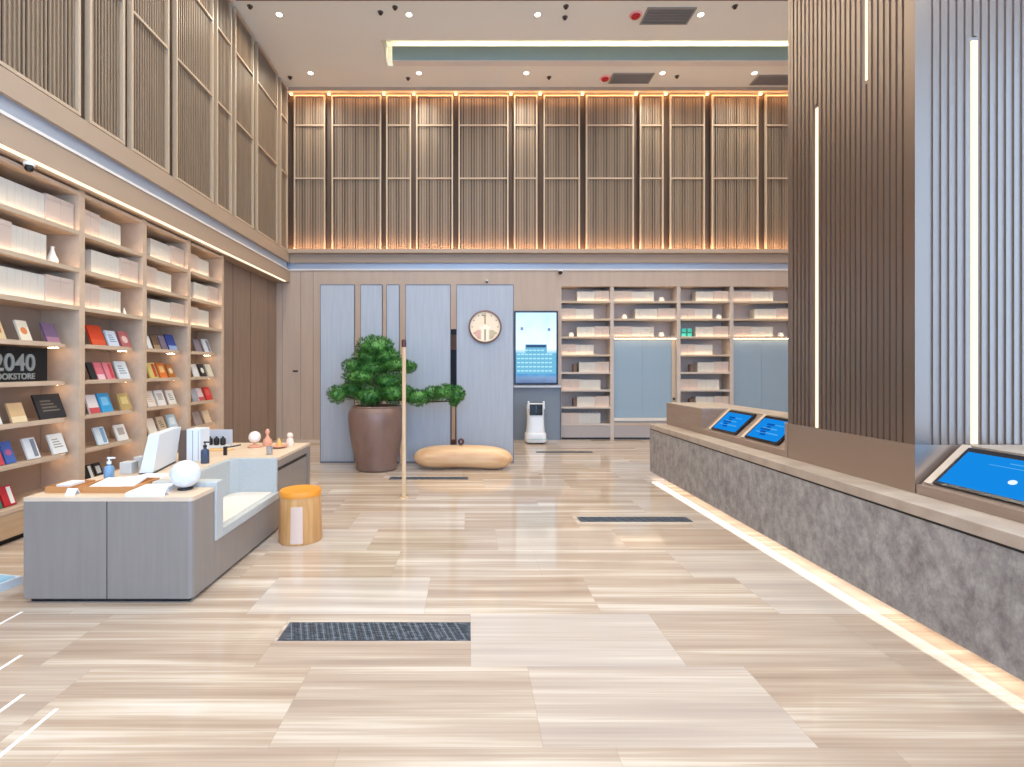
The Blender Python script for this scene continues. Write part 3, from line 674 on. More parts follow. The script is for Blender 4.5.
# back bookcases: posts at fixed spots, boards every 0.42 m
BZ = [0.37, 0.76, 1.16, 1.57, 1.98, 2.40, 2.82, 3.23]
Yb0, Yb1 = YB-0.001, YB+0.41
SHELFG = mat('grey_beige_shelf', (198, 182, 168), 0.5)
SHELFBACKG = mat('grey_back_board', (178, 166, 160), 0.6)
def back_bookcase(x0, x1, wide, nm):
    t = thing('bookcase', nm, 'bookcase', ((x0+x1)/2, YB, 0), 'back wall bookcase bays')
    if x0 < 2.3: B(x0-0.018, x0, Yb0, Yb1, 0, 3.575).build('side_panel', SHELFG, t)
    B(x1, x1+0.082, Yb0, Yb1, 0, 3.575).build('side_panel', SHELFG, t)
    B(x0, x1, Yb1-0.03, Yb1, 0, 3.575).build('back_panel', SHELFBACKG, t)
    for k, z in enumerate(BZ):
        if wide and k in (1, 2, 3, 4): continue
        if wide and k == 5:
            B(x0, x1, Yb0+0.01, Yb1-0.031, z-ST, z).build('shelf', SHELFG, t)
            B(x0+0.02, x1-0.02, Yb0+0.02, Yb0+0.035, z-ST-0.01, z-ST-0.001).build('light_strip', LEDSH, t); 
        elif k == 0:
            B(x0, x1, Yb0-(0.02 if wide else 0), Yb1-0.031, (0.44 if wide else z-0.04), (0.50 if wide else z)).build('shelf', mat('cream_ledge', (222, 210, 196), 0.5) if wide else SHELFG, t)
        else:
            B(x0, x1, Yb0+0.01, Yb1-0.031, z-ST, z).build('shelf', SHELFG, t)
        if k >= 4 or wide:
            B(x0, x1, Yb0-0.002, Yb0+0.009, z-ST, z+0.012).build('lip', FRAMEWOOD, t)
            if k > 0: B(x0+0.02, x1-0.02, Yb0+0.011, Yb0+0.027, z+0.0005, z+0.006).build('light_strip', LEDSH, t)
        elif k > 0:
            B(x0, x1, Yb0-0.002, Yb0+0.009, z-ST, z+0.012).build('lip', SHELFG, t)
            B(x0+0.02, x1-0.02, Yb0+0.011, Yb0+0.027, z+0.0005, z+0.006).build('light_strip', LEDUNDER, t)
    B(x0+0.003, x1-0.003, Yb0+0.004, Yb1-0.04, 0.05, 0.43 if wide else 0.325).build('base_drawer', mat('grey_drawer', (170, 158, 152), 0.5), t)
    B(x0+0.003, x1-0.003, Yb0+0.05, Yb1-0.04, 0.0, 0.048).build('plinth', DARK, t)
    if wide:
        DOOR = mat('blue_grey_door', (146, 164, 176), 0.4)
        m_ = (x0+x1)/2-0.03
        for a, b in ((x0+0.03, m_-0.002), (m_+0.002, x1-0.09)):
            d = B(a, b, Yb0+0.10, Yb0+0.13, 0.505, 2.33).build('door', DOOR, t)
            hx = b-0.03 if a < m_-0.1 else a+0.02
        B(x1-0.088, x1-0.002, Yb0+0.08, Yb0+0.2, 0.505, 2.33).build('door_jamb', FRAMEWOOD, t)
        MB().lathe([(0.001, 0), (0.03, 0), (0.03, 0.02), (0.001, 0.02)], (0, 0, 0), 14, M=Matrix.Translation((x1-0.045, Yb0+0.08, 0.95)) @ Matrix.Rotation(math.pi/2, 4, 'X')).build('lock', DARK, t)
    return t
px2 = lambda p: XP(p, YB)
bb = [(px2(561.5), px2(610.4), False, 'narrow bookcase bay beside the portrait wall screen'), (px2(614), px2(677), True, 'wide bookcase bay with blue-grey doors, fully visible one'),
      (px2(680.6), px2(730), False, 'narrow bookcase bay between the two pairs of blue-grey doors'), (px2(733.6), px2(797), True, 'wide bookcase bay with blue-grey doors beside the column')]
for a in bb: back_bookcase(*a)
def block_back(x0, x1, z, pink_first, where, hh=0.25, warm=True, npk=2, nw=5):
    L_ = x1-x0; wp = L_*0.45/npk; ww = L_*0.55/nw; x = x0
    seq = ['p']*npk+['w']*nw if pink_first else ['w']*nw+['p']*npk
    for k in seq:
        wd = wp if k == 'p' else ww
        yf = Yb0+(0.045 if k == 'p' else 0.06)
        if k == 'p': volume('box file', (x+wd/2, yf, z), 0, wd-0.003, hh, 0.25, 0, 'pale pink box file, %s' % where, 'blank volumes on the back wall shelves')
        else: volume('book', (x+wd/2, yf, z), 0, wd-0.002, hh-0.012, 0.23, 0, 'white blank-spined book, %s' % where, 'blank volumes on the back wall shelves')
        x += wd
sh = {7: 'top shelf', 6: 'second shelf from top', 5: 'third shelf from top', 4: 'fourth shelf from top', 3: 'fifth shelf from top', 2: 'sixth shelf from top', 1: 'seventh shelf from top', 0: 'bottom shelf'}
for bi, (x0, x1, wide, nm) in enumerate(bb):
    bnm = ['bay beside the wall screen', 'bay above the left blue doors', 'middle narrow back bay', 'bay above the right blue doors'][bi]
    W_ = x1-x0
    for k in ((7, 6, 5) if wide else (7, 6, 5, 4, 3, 2, 1, 0)):
        if not wide: right = k in (7, 5, 3, 1)
        else: right = k == 6
        z = BZ[k]+0.001; fr = 0.64 if wide else 0.66
        if not wide and k in (2, 0): fr = 0.8
        wh = '%s of the %s' % (sh[k], bnm)
        if not wide and k == 3: fr = 0.62
        if right: block_back(x1-0.01-fr*W_, x1-0.01, z, False, wh)
        else: block_back(x0+0.01, x0+0.01+fr*W_, z, True, wh)
# small ceramics in the free cells
for px, k, bi, lb in ((571, 5, 0, 'beside the wall screen bay, third shelf'), (661, 7, 1, 'top shelf above the left blue doors'), (624, 6, 1, 'second shelf above the left blue doors'), (661, 5, 1, 'third shelf above the left blue doors'),
                      (718, 6, 2, 'second shelf of the narrow middle bay'), (780, 5, 3, 'third shelf above the right blue doors')):
    tag(MB().lathe([(0.035, 0), (0.06, 0.02), (0.065, 0.06), (0.045, 0.1), (0.05, 0.11), (0.035, 0.108), (0.035, 0.07)], (0, 0, 0), 20).build('small_jar', CER, origin=(0, 0, 0), smooth=True), 'small white ceramic jar, %s' % lb, 'jar', 'small white jars on the back shelves').location = (px2(px)*1.012, YB+0.12, BZ[k]+0.001)
for px, k in ((579, 3), (579, 1)):
    tag(B(-0.04, 0.04, 0, 0.14, 0, 0.19).build('bookend', mat('brown_bookend', (110, 84, 70), 0.5), origin=(0, 0, 0), bevel=0.006), 'brown bookend, %s of the bay beside the wall screen' % sh[k], 'bookend').location = (px2(576), YB+0.1, BZ[k]+0.001)
for k in (3, 1):
    tag(B(-0.04, 0.04, 0, 0.14, 0, 0.19).build('bookend', MATS['brown_bookend'], origin=(0, 0, 0), bevel=0.006), 'brown bookend, %s of the narrow middle back bay' % sh[k], 'bookend').location = (px2(694), YB+0.1, BZ[k]+0.001)
t = thing('cyan_box', 'cyan and green patterned gift box on the back shelf of the narrow middle bay', 'box', (px2(688), YB+0.15, BZ[5]+0.001))
TQ = mat('turquoise_card', (70, 190, 180), 0.5)
B(-0.12, 0.12, -0.08, 0.08, 0, 0.2).build('body', TQ, t, local=True)
MB().box(-0.02, 0.02, -0.083, -0.0805, 0, 0.2).box(-0.12, -0.021, -0.083, -0.0805, 0.09, 0.12).box(0.021, 0.12, -0.083, -0.0805, 0.09, 0.12).build('ribbon', mat('green_ribbon', (30, 120, 90), 0.5), t, local=True)

# small wall fittings
def camera_dome(x, y, z, lb, r=0.05):
    t = thing('security_camera', lb, 'security camera', (x, y, z))
    MB().lathe([(r*0.9, -0.03), (r, 0)], (x, y, z), 20).build('mount', WHITE, t)
    MB().sphere((x, y, z-0.03-r*0.45), r*0.75, 18, 10).build('dome', BLACK, t, smooth=True)
camera_dome(XP(560.6, 11.7), 11.72, 3.945, 'small dark camera below the back ledge, above the wall screen', 0.06)
camera_dome(-4.25, 4.88, 3.643, 'dark dome camera under the lit ledge at upper left', 0.05)
camera_dome(XP(487, 11.72), 11.74, 3.72, 'tiny camera above the widest board', 0.035)
t = thing('door_pull', 'tiny dark flush pull on the brown corner wall', 'handle', (XP(295.6, YB), YB, H-2*YB/F))
B(XP(293, YB), XP(298, YB), YB-0.012, YB-0.0035, 1.58, 1.62).build('plate', DARK, t)

# ================================================================== PLANT, POLE, BENCH
pxc, pyc = XP(376.5, 8.36), 8.36
t = thing('potted_pine', 'large cloud-pruned pine in a tall brown glazed urn', 'potted plant', (pxc, pyc, 0))
prof = [(0.001, 0.012), (0.31, 0.012), (0.335, 0.03), (0.335, 0.1), (0.37, 0.25), (0.415, 0.48), (0.448, 0.7), (0.462, 0.85), (0.455, 0.94), (0.425, 1.01), (0.405, 1.03), (0.41, 1.05), (0.40, 1.06), (0.375, 1.055), (0.37, 1.0), (0.395, 0.93), (0.001, 0.93)]
MB().lathe([(r, z-0.011) for r, z in prof], (pxc, pyc, 0), 56).build('pot', mat('brown_glaze', (122, 94, 82), 0.35, c2=(138, 108, 95), scale=(4, 4, 2)), t, smooth=True)
MB().lathe([(0.001, 0.925), (0.375, 0.925), (0.375, 0.97), (0.001, 0.985)], (pxc, pyc, 0), 32).build('soil', mat('soil', (60, 46, 36), 0.9, c2=(86, 68, 52), scale=(30, 30, 30), bump=0.5), t)
BARK = mat('pine_bark', (92, 66, 50), 0.8, c2=(60, 42, 32), scale=(20, 20, 8), bump=0.5)
def zp(zx, zy): return P(310+zx/5.11, 330+zy/5.11, pyc)       # crop point at the plant's own distance
trunk = [(pxc, pyc, 0.95), (pxc-0.05, pyc, 1.15), (pxc+0.03, pyc+0.04, 1.35), (pxc-0.03, pyc+0.02, 1.6), (pxc+0.0, pyc, 1.85), (pxc+0.01, pyc, 2.0)]
MB().tube(trunk, [0.08, 0.065, 0.055, 0.045, 0.03, 0.015]).build('trunk', BARK, t, smooth=True)
pads = [(335, 85, 92, 48), (300, 130, 80, 40), (390, 135, 70, 40), (225, 185, 62, 34), (320, 190, 90, 36), (440, 180, 70, 30), (505, 190, 36, 26), (260, 240, 85, 38), (400, 262, 80, 42), (150, 328, 52, 40), (215, 305, 60, 42),
        (305, 335, 78, 46), (430, 322, 62, 44), (490, 325, 42, 38), (555, 345, 62, 36), (625, 328, 50, 34), (690, 318, 58, 36), (748, 330, 42, 38), (738, 362, 24, 22)]
random.seed(3)
k_ = pyc/F/5.11
NEEDLE = mat('pine_needles', (32, 88, 36), 0.55, c2=(98, 156, 68), scale=(14, 14, 14), detail=3, ramp=(0.36, 0.62))
for i, (zx, zy, a, b) in enumerate(pads):
    c = zp(zx, zy); c.y += random.uniform(-0.10, 0.06) - (0.1 if i in (11, 7) else 0)
    RA, RB = a*k_*1.08, b*k_*1.16; RD = min(RA, 0.24)
    if c.y+RD > DP-0.03: c.y = DP-0.03-RD
    mb = MB()
    # dark core
    mb.lathe([(max(0.72*math.sin(math.pi*j/8), 1e-3), -0.72*math.cos(math.pi*j/8)) for j in range(9)], (0, 0, 0), 14, M=Matrix.Translation(c) @ Matrix.Diagonal((RA, RD, RB, 1)))
    n = int(300*(RA*RB)/(0.3*0.15))+90
    for _ in range(n):       # needle tufts
        d = Vector((random.gauss(0, 1), random.gauss(0, 1), random.gauss(0, 1))).normalized()
        if d.y > 0.75: continue
        rr = random.uniform(0.72, 0.98)
        p0 = c+Vector((d.x*RA*rr, d.y*RD*rr, d.z*RB*rr))
        nd = Vector((d.x, d.y, d.z+0.55)).normalized()
        for _k in range(7):
            dr = (nd+Vector((random.uniform(-1, 1), random.uniform(-1, 1), random.uniform(-0.5, 1)))*0.75).normalized()
            ln = random.uniform(0.035, 0.055); sd = dr.cross(Vector((random.random(), random.random(), random.random())+0.0*dr if False else (0.3, 0.5, 0.8))).normalized()*0.0045
            b_ = len(mb.v); mb.v += [p0-sd, p0+sd, p0+dr*ln]; mb.f.append((b_, b_+1, b_+2))
    mb.build('foliage_pad', NEEDLE, t)
    if i not in (0,):
        j = min(len(trunk)-1, max(1, int((c.z-0.95)/0.2)))
        tp = Vector(trunk[min(j, 4)])
        if i >= 14: tp = Vector((pxc+0.3, pyc-0.02, 1.16)) if i > 14 else Vector(trunk[1])
        MB().tube([tp, (tp+c)/2+Vector((0, 0, -0.03)), c], [0.026, 0.018, 0.01], 7).build('branch', BARK, t, smooth=True)

# pole
plx, ply = XP(404, 6.46), 6.46
t = thing('wooden_pole', 'slim pale wooden pole with dark top standing before the plant', 'pole', (plx, ply, 0))
PW = mat('pale_pole_wood', (228, 196, 158), 0.35, c2=(214, 178, 138), scale=(20, 20, 3))
MB().lathe([(0.028, 0.012), (0.026, 1.0), (0.025, 1.93)], (plx, ply, 0), 20).build('shaft', PW, t, smooth=True)
MB().lathe([(0.06, 0.0), (0.06, 0.006), (0.035, 0.012)], (plx, ply, 0), 24).build('foot', PW, t, smooth=True)
MB().lathe([(0.029, 1.93), (0.031, 1.96), (0.029, 2.02), (0.01, 2.035)], (plx, ply, 0), 20).build('cap', mat('dark_cap', (90, 50, 44), 0.4), t, smooth=True)

# bench: pebble shaped seat
bx0, bx1, by = XP(413, 8.3), XP(513, 8.3), 8.36
bc, bl_ = (bx0+bx1)/2, (bx1-bx0)/2
rings = []
for i in range(41):
    u = -1+2*i/40; uu = max(-0.9995, min(0.9995, u))
    env = (1-abs(uu)**4.2)**0.5
    hz = (0.188-0.006*math.cos(uu*math.pi*1.1)+0.006*uu)*env; wy = (0.235-0.02*math.cos(uu*math.pi*1.05))*env
    zc = 0.20+0.022*math.cos(uu*math.pi*1.0)*0.6-0.012*uu
    rings.append([(bc+uu*bl_, by+wy*math.cos(a*math.pi/14), zc+hz*math.sin(a*math.pi/14)) for a in range(28)])
mb = MB().loft(rings); mz = min(q.z for q in mb.v)
for q in mb.v: q.z -= mz-0.001
t = thing('carved_bench', 'long pebble-shaped carved pale wood bench before the clock board', 'bench', (bc, by, 0))
mb.build('seat', mat('honey_wood', (214, 160, 112), 0.38, c2=(238, 198, 152), scale=(1.2, 8, 10), detail=5), t, smooth=True)
sx, sz = XP(461, by), 0.392
t = thing('knot_ornament', 'small dark reddish knotted ornament on the carved bench', 'ornament', (sx, by, sz))
rg = MB()
for kk in range(3):
    pts = []
    for i in range(15):
        a = 2*math.pi*i/14; v = Vector((0.045*math.cos(a), 0, 0.045*math.sin(a)+0.055)); v = Matrix.Rotation(kk*math.pi/3, 3, 'Z') @ v; pts.append(v+Vector((0, 0, 0.0)))
    rg.tube(pts, 0.012, 8)
rg.build('knot', mat('dark_red_wood', (96, 60, 50), 0.5), t, smooth=True, local=True)

# ================================================================== DESK WITH SOFA
DX0, DX1, DY0, DY1, DT = -3.14, -1.95, 3.56, 6.2, 0.745
N0, N1, NX = 3.87, 5.16, -2.44
GREY = mat('grey_laminate', (140, 129, 121), 0.36, spec=0.7, c2=(145, 134, 126), scale=(30, 30, 2))
TOP = mat('pale_oak_top', (218, 192, 164), 0.4, c2=(226, 202, 176), scale=(2, 14, 8))
t = thing('display_desk', 'long grey display desk with pale top and a seat built into its side', 'desk', (-2.5, 4.9, 0))
r_ = 0.035
def rc(x0, x1, y0, y1, r=0.03):       # outline with rounded near right corner
    return [(x0, y0), (x1-r, y0), (x1-r*0.29, y0+r*0.29), (x1, y0+r), (x1, y1), (x0, y1)]
sx_ = -2.553
B(DX0, sx_-0.004, DY0, DY1-0.0, 0.03, 0.715).build('cabinet_body', GREY, t)
MB().prism(rc(sx_+0.004, DX1, DY0, N0), 0.03, 0.715).build('near_block', GREY, t)
B(sx_+0.004, NX, N0+0.001, N1-0.001, 0.03, 0.715).build('rear_body', GREY, t)
B(NX+0.001, DX1, N0+0.001, N1-0.001, 0.03, 0.325).build('seat_base', GREY, t)
MB().box(sx_+0.004, DX1-0.28, N1, DY1-0.1, 0.03, 0.60).box(sx_+0.004, DX1, DY1-0.1, DY1, 0.03, 0.64).box(DX1-0.279, DX1-0.012, N1, N1+0.04, 0.03, 0.60).box(DX1-0.06, DX1-0.012, N1+0.041, DY1-0.101, 0.03, 0.60).build('far_body', GREY, t)
MB().box(DX0, DX1-0.001, N1, DY1, 0.642, 0.715).build('apron', GREY, t) if False else MB().box(sx_+0.004, DX1, N1, DY1, 0.642, 0.715).build('apron', GREY, t)
B(sx_+0.006, DX1-0.02, N1+0.001, DY1-0.101, 0.601, 0.641).build('shadow_gap', DARK, t)
B(DX0+0.03, DX1-0.04, DY0+0.03, DY1-0.03, 0.0, 0.029).build('plinth', DARK, t)
B(sx_-0.004, sx_+0.004, DY0+0.005, DY0+0.02, 0.03, 0.715).build('seam', DARK, t)
MB().prism([(DX0, DY0), (DX1-0.03, DY0), (DX1-0.009, DY0+0.009), (DX1, DY0+0.03), (DX1, N0-0.001), (NX, N0-0.001), (NX, N1+0.001), (DX1, N1+0.001), (DX1, DY1), (DX0, DY1)], 0.716, DT).build('top', TOP, t)
UPH = mat('pale_blue_upholstery', (182, 183, 180), 0.7, c2=(188, 189, 186), scale=(60, 60, 60), bump=0.15)
SEAT = mat('cream_seat', (218, 210, 200), 0.7, c2=(224, 217, 208), scale=(60, 60, 60), bump=0.15)
B(NX+0.002, DX1+0.012, N0+0.003, N0+0.12, 0.327, DT+0.04).build('armrest', UPH, t, bevel=0.012, seg=3)
MB().prism([(NX+0.002, N0+0.121), (NX+0.05, N0+0.121), (NX+0.05, N1-0.12), (NX+0.11, N1-0.04), (DX1-0.002, N1-0.04), (DX1-0.002, N1-0.002), (NX+0.002, N1-0.002)], 0.327, DT-0.002).build('sofa_back', UPH, t, bevel=0.006)
B(DX1-0.045, DX1+0.012, N0+0.121, N1-0.003, 0.327, 0.40).build('seat_edge', UPH, t, bevel=0.008)
MB().prism([(NX+0.051, N0+0.122), (DX1-0.046, N0+0.122), (DX1-0.046, N1-0.042), (NX+0.112, N1-0.042), (NX+0.051, N1-0.122)], 0.327, 0.408).build('seat_cushion', SEAT, t, bevel=0.008)

# stool
sxx, syy = -1.635, 4.9
t = thing('stool', 'round honey wood stool with orange top beside the desk', 'stool', (sxx, syy, 0))
MB().lathe([(0.2, 0.0), (0.205, 0.008), (0.188, 0.435)], (sxx, syy, 0), 48).build('body', mat('stool_wood', (206, 148, 88), 0.4, c2=(222, 168, 108), scale=(25, 25, 2)), t, smooth=True)
MB().lathe([(0.194, 0.436), (0.194, 0.474), (0.187, 0.486), (0.172, 0.488), (0.155, 0.483), (0.001, 0.483)], (sxx, syy, 0), 48).build('seat', mat('orange_leather', (232, 146, 40), 0.45), t, smooth=True)
a = math.radians(-82)
pts = []; 
for i in range(7):
    an = a-0.28+0.56*i/6; pts.append((sxx+0.2005*math.cos(an), syy+0.2005*math.sin(an)))
inn = [(sxx+0.197*math.cos(a-0.28+0.56*i/6), syy+0.197*math.sin(a-0.28+0.56*i/6)) for i in reversed(range(7))]
pn = MB()
rings_ = []
for z, rr in ((0.02, 0.2062), (0.36, 0.1926)):
    rings_.append([(sxx+rr*math.cos(a-0.28+0.56*i/6), syy+rr*math.sin(a-0.28+0.56*i/6), z) for i in range(7)]+[(sxx+(rr-0.003)*math.cos(a-0.28+0.56*i/6), syy+(rr-0.003)*math.sin(a-0.28+0.56*i/6), z) for i in reversed(range(7))])
pn.loft(rings_).build('front_inlay', mat('pinkish_veneer', (222, 190, 170), 0.25), t)

# ------------------------------------------------------------------ things on the desk
Z = DT+0.001
def dp(px, py):              # point on the desk top
    D = F*(H-DT)/(py-VY); return XP(px, D), D
# wooden tray with papers
x, y = dp(52, 496); x2, y2 = dp(105, 496)
TRAYW = mat('tray_wood', (200, 138, 82), 0.45)
t = thing('wooden_tray', 'shallow wooden tray with leaflets on the near left of the desk', 'tray', (-2.77, 3.86, Z))
def hollow(x0, x1, y0, y1, z0, h_, w_=0.012):
    return MB().box(x0, x1, y0, y1, z0, z0+0.006).box(x0, x1, y0, y0+w_, z0+0.006, z0+h_).box(x0, x1, y1-w_, y1, z0+0.006, z0+h_).box(x0, x0+w_, y0+w_, y1-w_, z0+0.006, z0+h_).box(x1-w_, x1, y0+w_, y1-w_, z0+0.006, z0+h_)
hollow(-2.86, -2.45, 3.68, 4.0, Z, 0.045).build('tray_body', TRAYW, t)
t = thing('wooden_tray', 'smaller square wooden tray left of the leaflet tray', 'tray', (-3.0, 3.8, Z))
hollow(-3.09, -2.90, 3.68, 3.92, Z, 0.045).build('tray_body', TRAYW, t)
PAPER = mat('leaflet_paper', (240, 240, 242), 0.6)
for i in range(4):
    xx = -2.785+i*0.083
    Mp = Matrix.Translation((xx, 3.84, Z+0.03+0.004*i)) @ Matrix.Rotation(0.06*(i-1.5), 4, 'Z') @ Matrix.Rotation(0.16, 4, 'X')
    o = MB().box(-0.04, 0.04, -0.1, 0.1, 0, 0.012, Mp).build('leaflet', PAPER, origin=(xx, 3.84, Z+0.03))
    tag(o, '%s pale leaflet lying in the long wooden tray' % ['leftmost', 'second', 'third', 'rightmost'][i], 'leaflet', 'leaflets in the tray')
tag(MB().box(-3.05, -2.95, 3.73, 3.88, Z+0.0065, Z+0.05).build('notepad', PAPER, origin=(-3.0, 3.8, Z)), 'white notepad in the small square tray', 'notepad')
def tent_card(x, y, w_, h_, lb):
    t_ = tag(MB().prism([(-0.03, 0), (-0.026, 0), (0.0, h_-0.004), (0.026, 0), (0.03, 0), (0.002, h_), (-0.002, h_)], -w_/2, w_/2, 'x').build('tent_card', PAPER, origin=(0, 0, 0)), lb, 'card'); t_.location = (x, y, Z)
x, y = dp(65, 497); tent_card(x, 3.64, 0.07, 0.045, 'small white tent card before the wooden trays')
tent_card(-2.19, 3.62, 0.045, 0.05, 'small white tent card before the white globe')
# blue bottle on the bookcase side of the desk
x, y = dp(109, 482)
def bottle(x, y, s, body, lb, cap):
    t = thing('pump_bottle', lb, 'bottle', (x, y, Z))
    MB().lathe([(0.034*s, 0), (0.036*s, 0.006), (0.036*s, 0.11*s), (0.03*s, 0.125*s), (0.014*s, 0.13*s), (0.014*s, 0.145*s)], (0, 0, 0), 24).build('body', body, t, smooth=True, local=True)
    MB().lathe([(0.016*s, 0.146*s), (0.016*s, 0.165*s), (0.006*s, 0.166*s), (0.006*s, 0.185*s)], (0, 0, 0), 16).build('cap', cap, t, local=True)
    MB().box(-0.01*s, 0.045*s, -0.008*s, 0.008*s, 0.186*s, 0.198*s).build('nozzle', cap, t, local=True)
bottle(x, y, 1.0, mat('blue_bottle', (120, 156, 184), 0.3), 'blue pump bottle with white cap standing behind the leaflet tray', WHITE)
x, y = -2.535, 4.85
bottle(x, y, 1.05, mat('navy_bottle', (58, 70, 92), 0.3), 'dark navy pump bottle right of the white displays', DARK)
# flat white brochures
for i, (bx, by_, rz, lb) in enumerate(((-2.52, 3.98, 0.1, 'white brochure stack lying between the tray and the globe'), (-2.62, 4.32, -0.15, 'white brochure lying behind the larger stack'))):
    o = tag(MB().box(-0.11, 0.11, -0.14, 0.14, 0, 0.03 if i == 0 else 0.015).build('brochure', PAPER, origin=(0, 0, 0)), lb, 'brochure'); 
    o.location = ((-2.33, 3.715, Z), (-2.66, 4.16, Z))[i]; o.rotation_euler = (0, 0, rz)
# small grey boxes
for (px, py, w_, lb) in ((134, 475, 0.1, 'small pale box left of the tilted white display'), (128, 470, 0.08, 'smaller pale box behind the pale box')):
    x, y = (-2.955, 4.34) if w_ == 0.1 else (-3.02, 4.6); tag(MB().box(-w_/2, w_/2, 0, 0.1, 0, 0.1).build('small_box', mat('pale_grey_box', (206, 204, 200), 0.5), origin=(0, 0, 0), bevel=0.004), lb, 'box').location = (x, y, Z)
# white ornament globe, unlit
gx, gy = -2.135, 3.80
t = thing('ornament_globe', 'white crackled globe on a small dark ring at the desk corner', 'globe', (gx, gy, Z))
MB().lathe([(0.05, 0), (0.055, 0.004), (0.05, 0.012)], (0, 0, 0), 24).build('ring_base', DARK, t, local=True)
MB().sphere((0, 0, 0.115), 0.104, 36, 20, 0.98).build('globe', mat('crackle_white', (236, 238, 242), 0.35, c2=(222, 226, 232), scale=(25, 25, 25), bump=0.4), t, smooth=True, local=True)
# tilted white display seen from behind / side
t = thing('tilted_display', 'large tilted white display housing standing on the desk', 'display', (-2.775, 4.62, Z))
t.rotation_euler = (0, 0, 0.22)
a_ = [(-0.115, 0.01), (-0.005, 0.01), (0.045, 0.345), (-0.04, 0.345)]
MB().prism(a_, -0.28, 0.28, 'y').build('housing', mat('display_white', (226, 230, 234), 0.35), t, local=True, bevel=0.006)
MB().box(-0.12, 0.0, -0.27, 0.27, 0.0, 0.009).build('foot', DARK, t, local=True)
MB().prism([(-0.1165, 0.03), (-0.112, 0.03), (-0.045, 0.33), (-0.0475, 0.33)], -0.26, 0.26, 'y').build('screen', mat('off_screen', (30, 34, 40), 0.1), t, local=True)
x, y = dp(190, 462)
t = thing('upright_display', 'upright white display, its shaded side painted brown, behind the tilted one', 'display', (-2.74, 5.12, Z))
MB().box(-0.025, 0.11, -0.18, 0.0, 0.0, 0.315).build('housing', MATS['display_white'], t, local=True, bevel=0.004)
MB().box(0.035, 0.04, -0.1825, -0.181, 0.01, 0.3).box(0.09, 0.094, -0.1825, -0.181, 0.01, 0.3).build('seam', mat('seam_grey', (120, 124, 136), 0.4), t, local=True)
MB().box(-0.12, -0.026, -0.15, 0.0, 0.0, 0.30).build('side_panel', mat('shaded_side_brown', (120, 104, 96), 0.4), t, local=True)  # brown block stands in for the shaded side and gap of the display
# pale board with dark figures
t = thing('name_board', 'pale standing board behind a row of small dark cups on the desk', 'board', (-2.96, 5.95, Z))
MB().box(-0.16, 0.17, 0.0, 0.012, 0.0, 0.19).build('board', mat('pale_board', (206, 204, 206), 0.4), t, local=True)
for i in range(4):
    xx = -3.07+i*0.075
    tag(MB().lathe([(0.022, 0), (0.03, 0.012), (0.031, 0.06), (0.026, 0.08), (0.012, 0.085), (0.012, 0.1)], (0, 0, 0), 18).build('dark_cup', DARK, origin=(0, 0, 0), smooth=True), '%s small dark lidded cup before the pale board' % ['leftmost', 'second', 'third', 'rightmost'][i], 'cup', 'dark cups on the desk').location = (xx, 5.84, Z+0.025)
tag(B(-3.12, -2.79, 5.78, 5.9, Z, Z+0.024).build('cup_stand', mat('white_stand', (220, 218, 216), 0.4), origin=(-2.95, 5.84, Z)), 'low white stand carrying the dark cups', 'stand')
tag(MB().tube([(-2.56, 5.3, Z+0.08), (-2.5, 5.32, Z+0.085), (-2.42, 5.36, Z+0.1)], 0.007, 8).box(-2.575, -2.545, 5.29, 5.32, Z, Z+0.09).build('pen_on_stand', DARK, origin=(-2.56, 5.3, Z)), 'dark pen on a small stand beside the navy bottle', 'pen')
# tray group at the far end
SAL = mat('salmon_clay', (222, 158, 128), 0.5)
t = thing('globe_ornament', 'small white globe on a salmon base at the far end of the desk', 'ornament', (XP(254.7, 5.85), 5.85, Z))
MB().lathe([(0.075, 0), (0.08, 0.01), (0.05, 0.025), (0.02, 0.035), (0.02, 0.05)], (0, 0, 0), 24).build('base', SAL, t, local=True, smooth=True)
MB().sphere((0, 0, 0.115), 0.068, 28, 16).build('globe', mat('cream_globe', (238, 228, 218), 0.4), t, smooth=True, local=True)
t = thing('figurine', 'tall salmon clay figurine with slim neck, centre of the far desk end', 'figurine', (XP(267.5, 5.95), 5.95, Z))
MB().lathe([(0.05, 0), (0.055, 0.03), (0.05, 0.07), (0.022, 0.10), (0.016, 0.13), (0.026, 0.15), (0.028, 0.17), (0.012, 0.2)], (0, 0, 0), 24).build('body', SAL, t, smooth=True, local=True)
t = thing('clay_dish', 'shallow salmon dish with a yellow cone at the far desk end', 'dish', (XP(279, 5.8), 5.8, Z))
MB().lathe([(0.045, 0), (0.095, 0.02), (0.095, 0.03), (0.08, 0.028), (0.04, 0.01), (0.001, 0.01)], (0, 0, 0), 28).build('dish', SAL, t, smooth=True, local=True)
MB().lathe([(0.035, 0.0105), (0.03, 0.05), (0.006, 0.11)], (0, 0, 0), 20).build('cone', mat('ochre_cone', (226, 176, 96), 0.5), t, smooth=True, local=True)
t = thing('figurine', 'cream figurine with round head, rightmost on the far desk end', 'figurine', (XP(290, 5.95), 5.95, Z))
MB().lathe([(0.045, 0), (0.048, 0.03), (0.036, 0.08), (0.022, 0.095)], (0, 0, 0), 24).sphere((0, 0, 0.12), 0.036, 20, 12).build('body', mat('cream_clay', (238, 212, 190), 0.5), t, smooth=True, local=True)
tag(MB().lathe([(0.03, 0), (0.032, 0.004), (0.034, 0.085), (0.030, 0.085), (0.028, 0.01), (0.001, 0.01)], (0, 0, 0), 24).build('metal_cup', mat('brushed_metal', (176, 172, 168), 0.3, metal=0.5), origin=(0, 0, 0), smooth=True), 'small silver cup at the edge behind the sofa back', 'cup').location = (XP(269.5, 5.34), 5.34, Z)
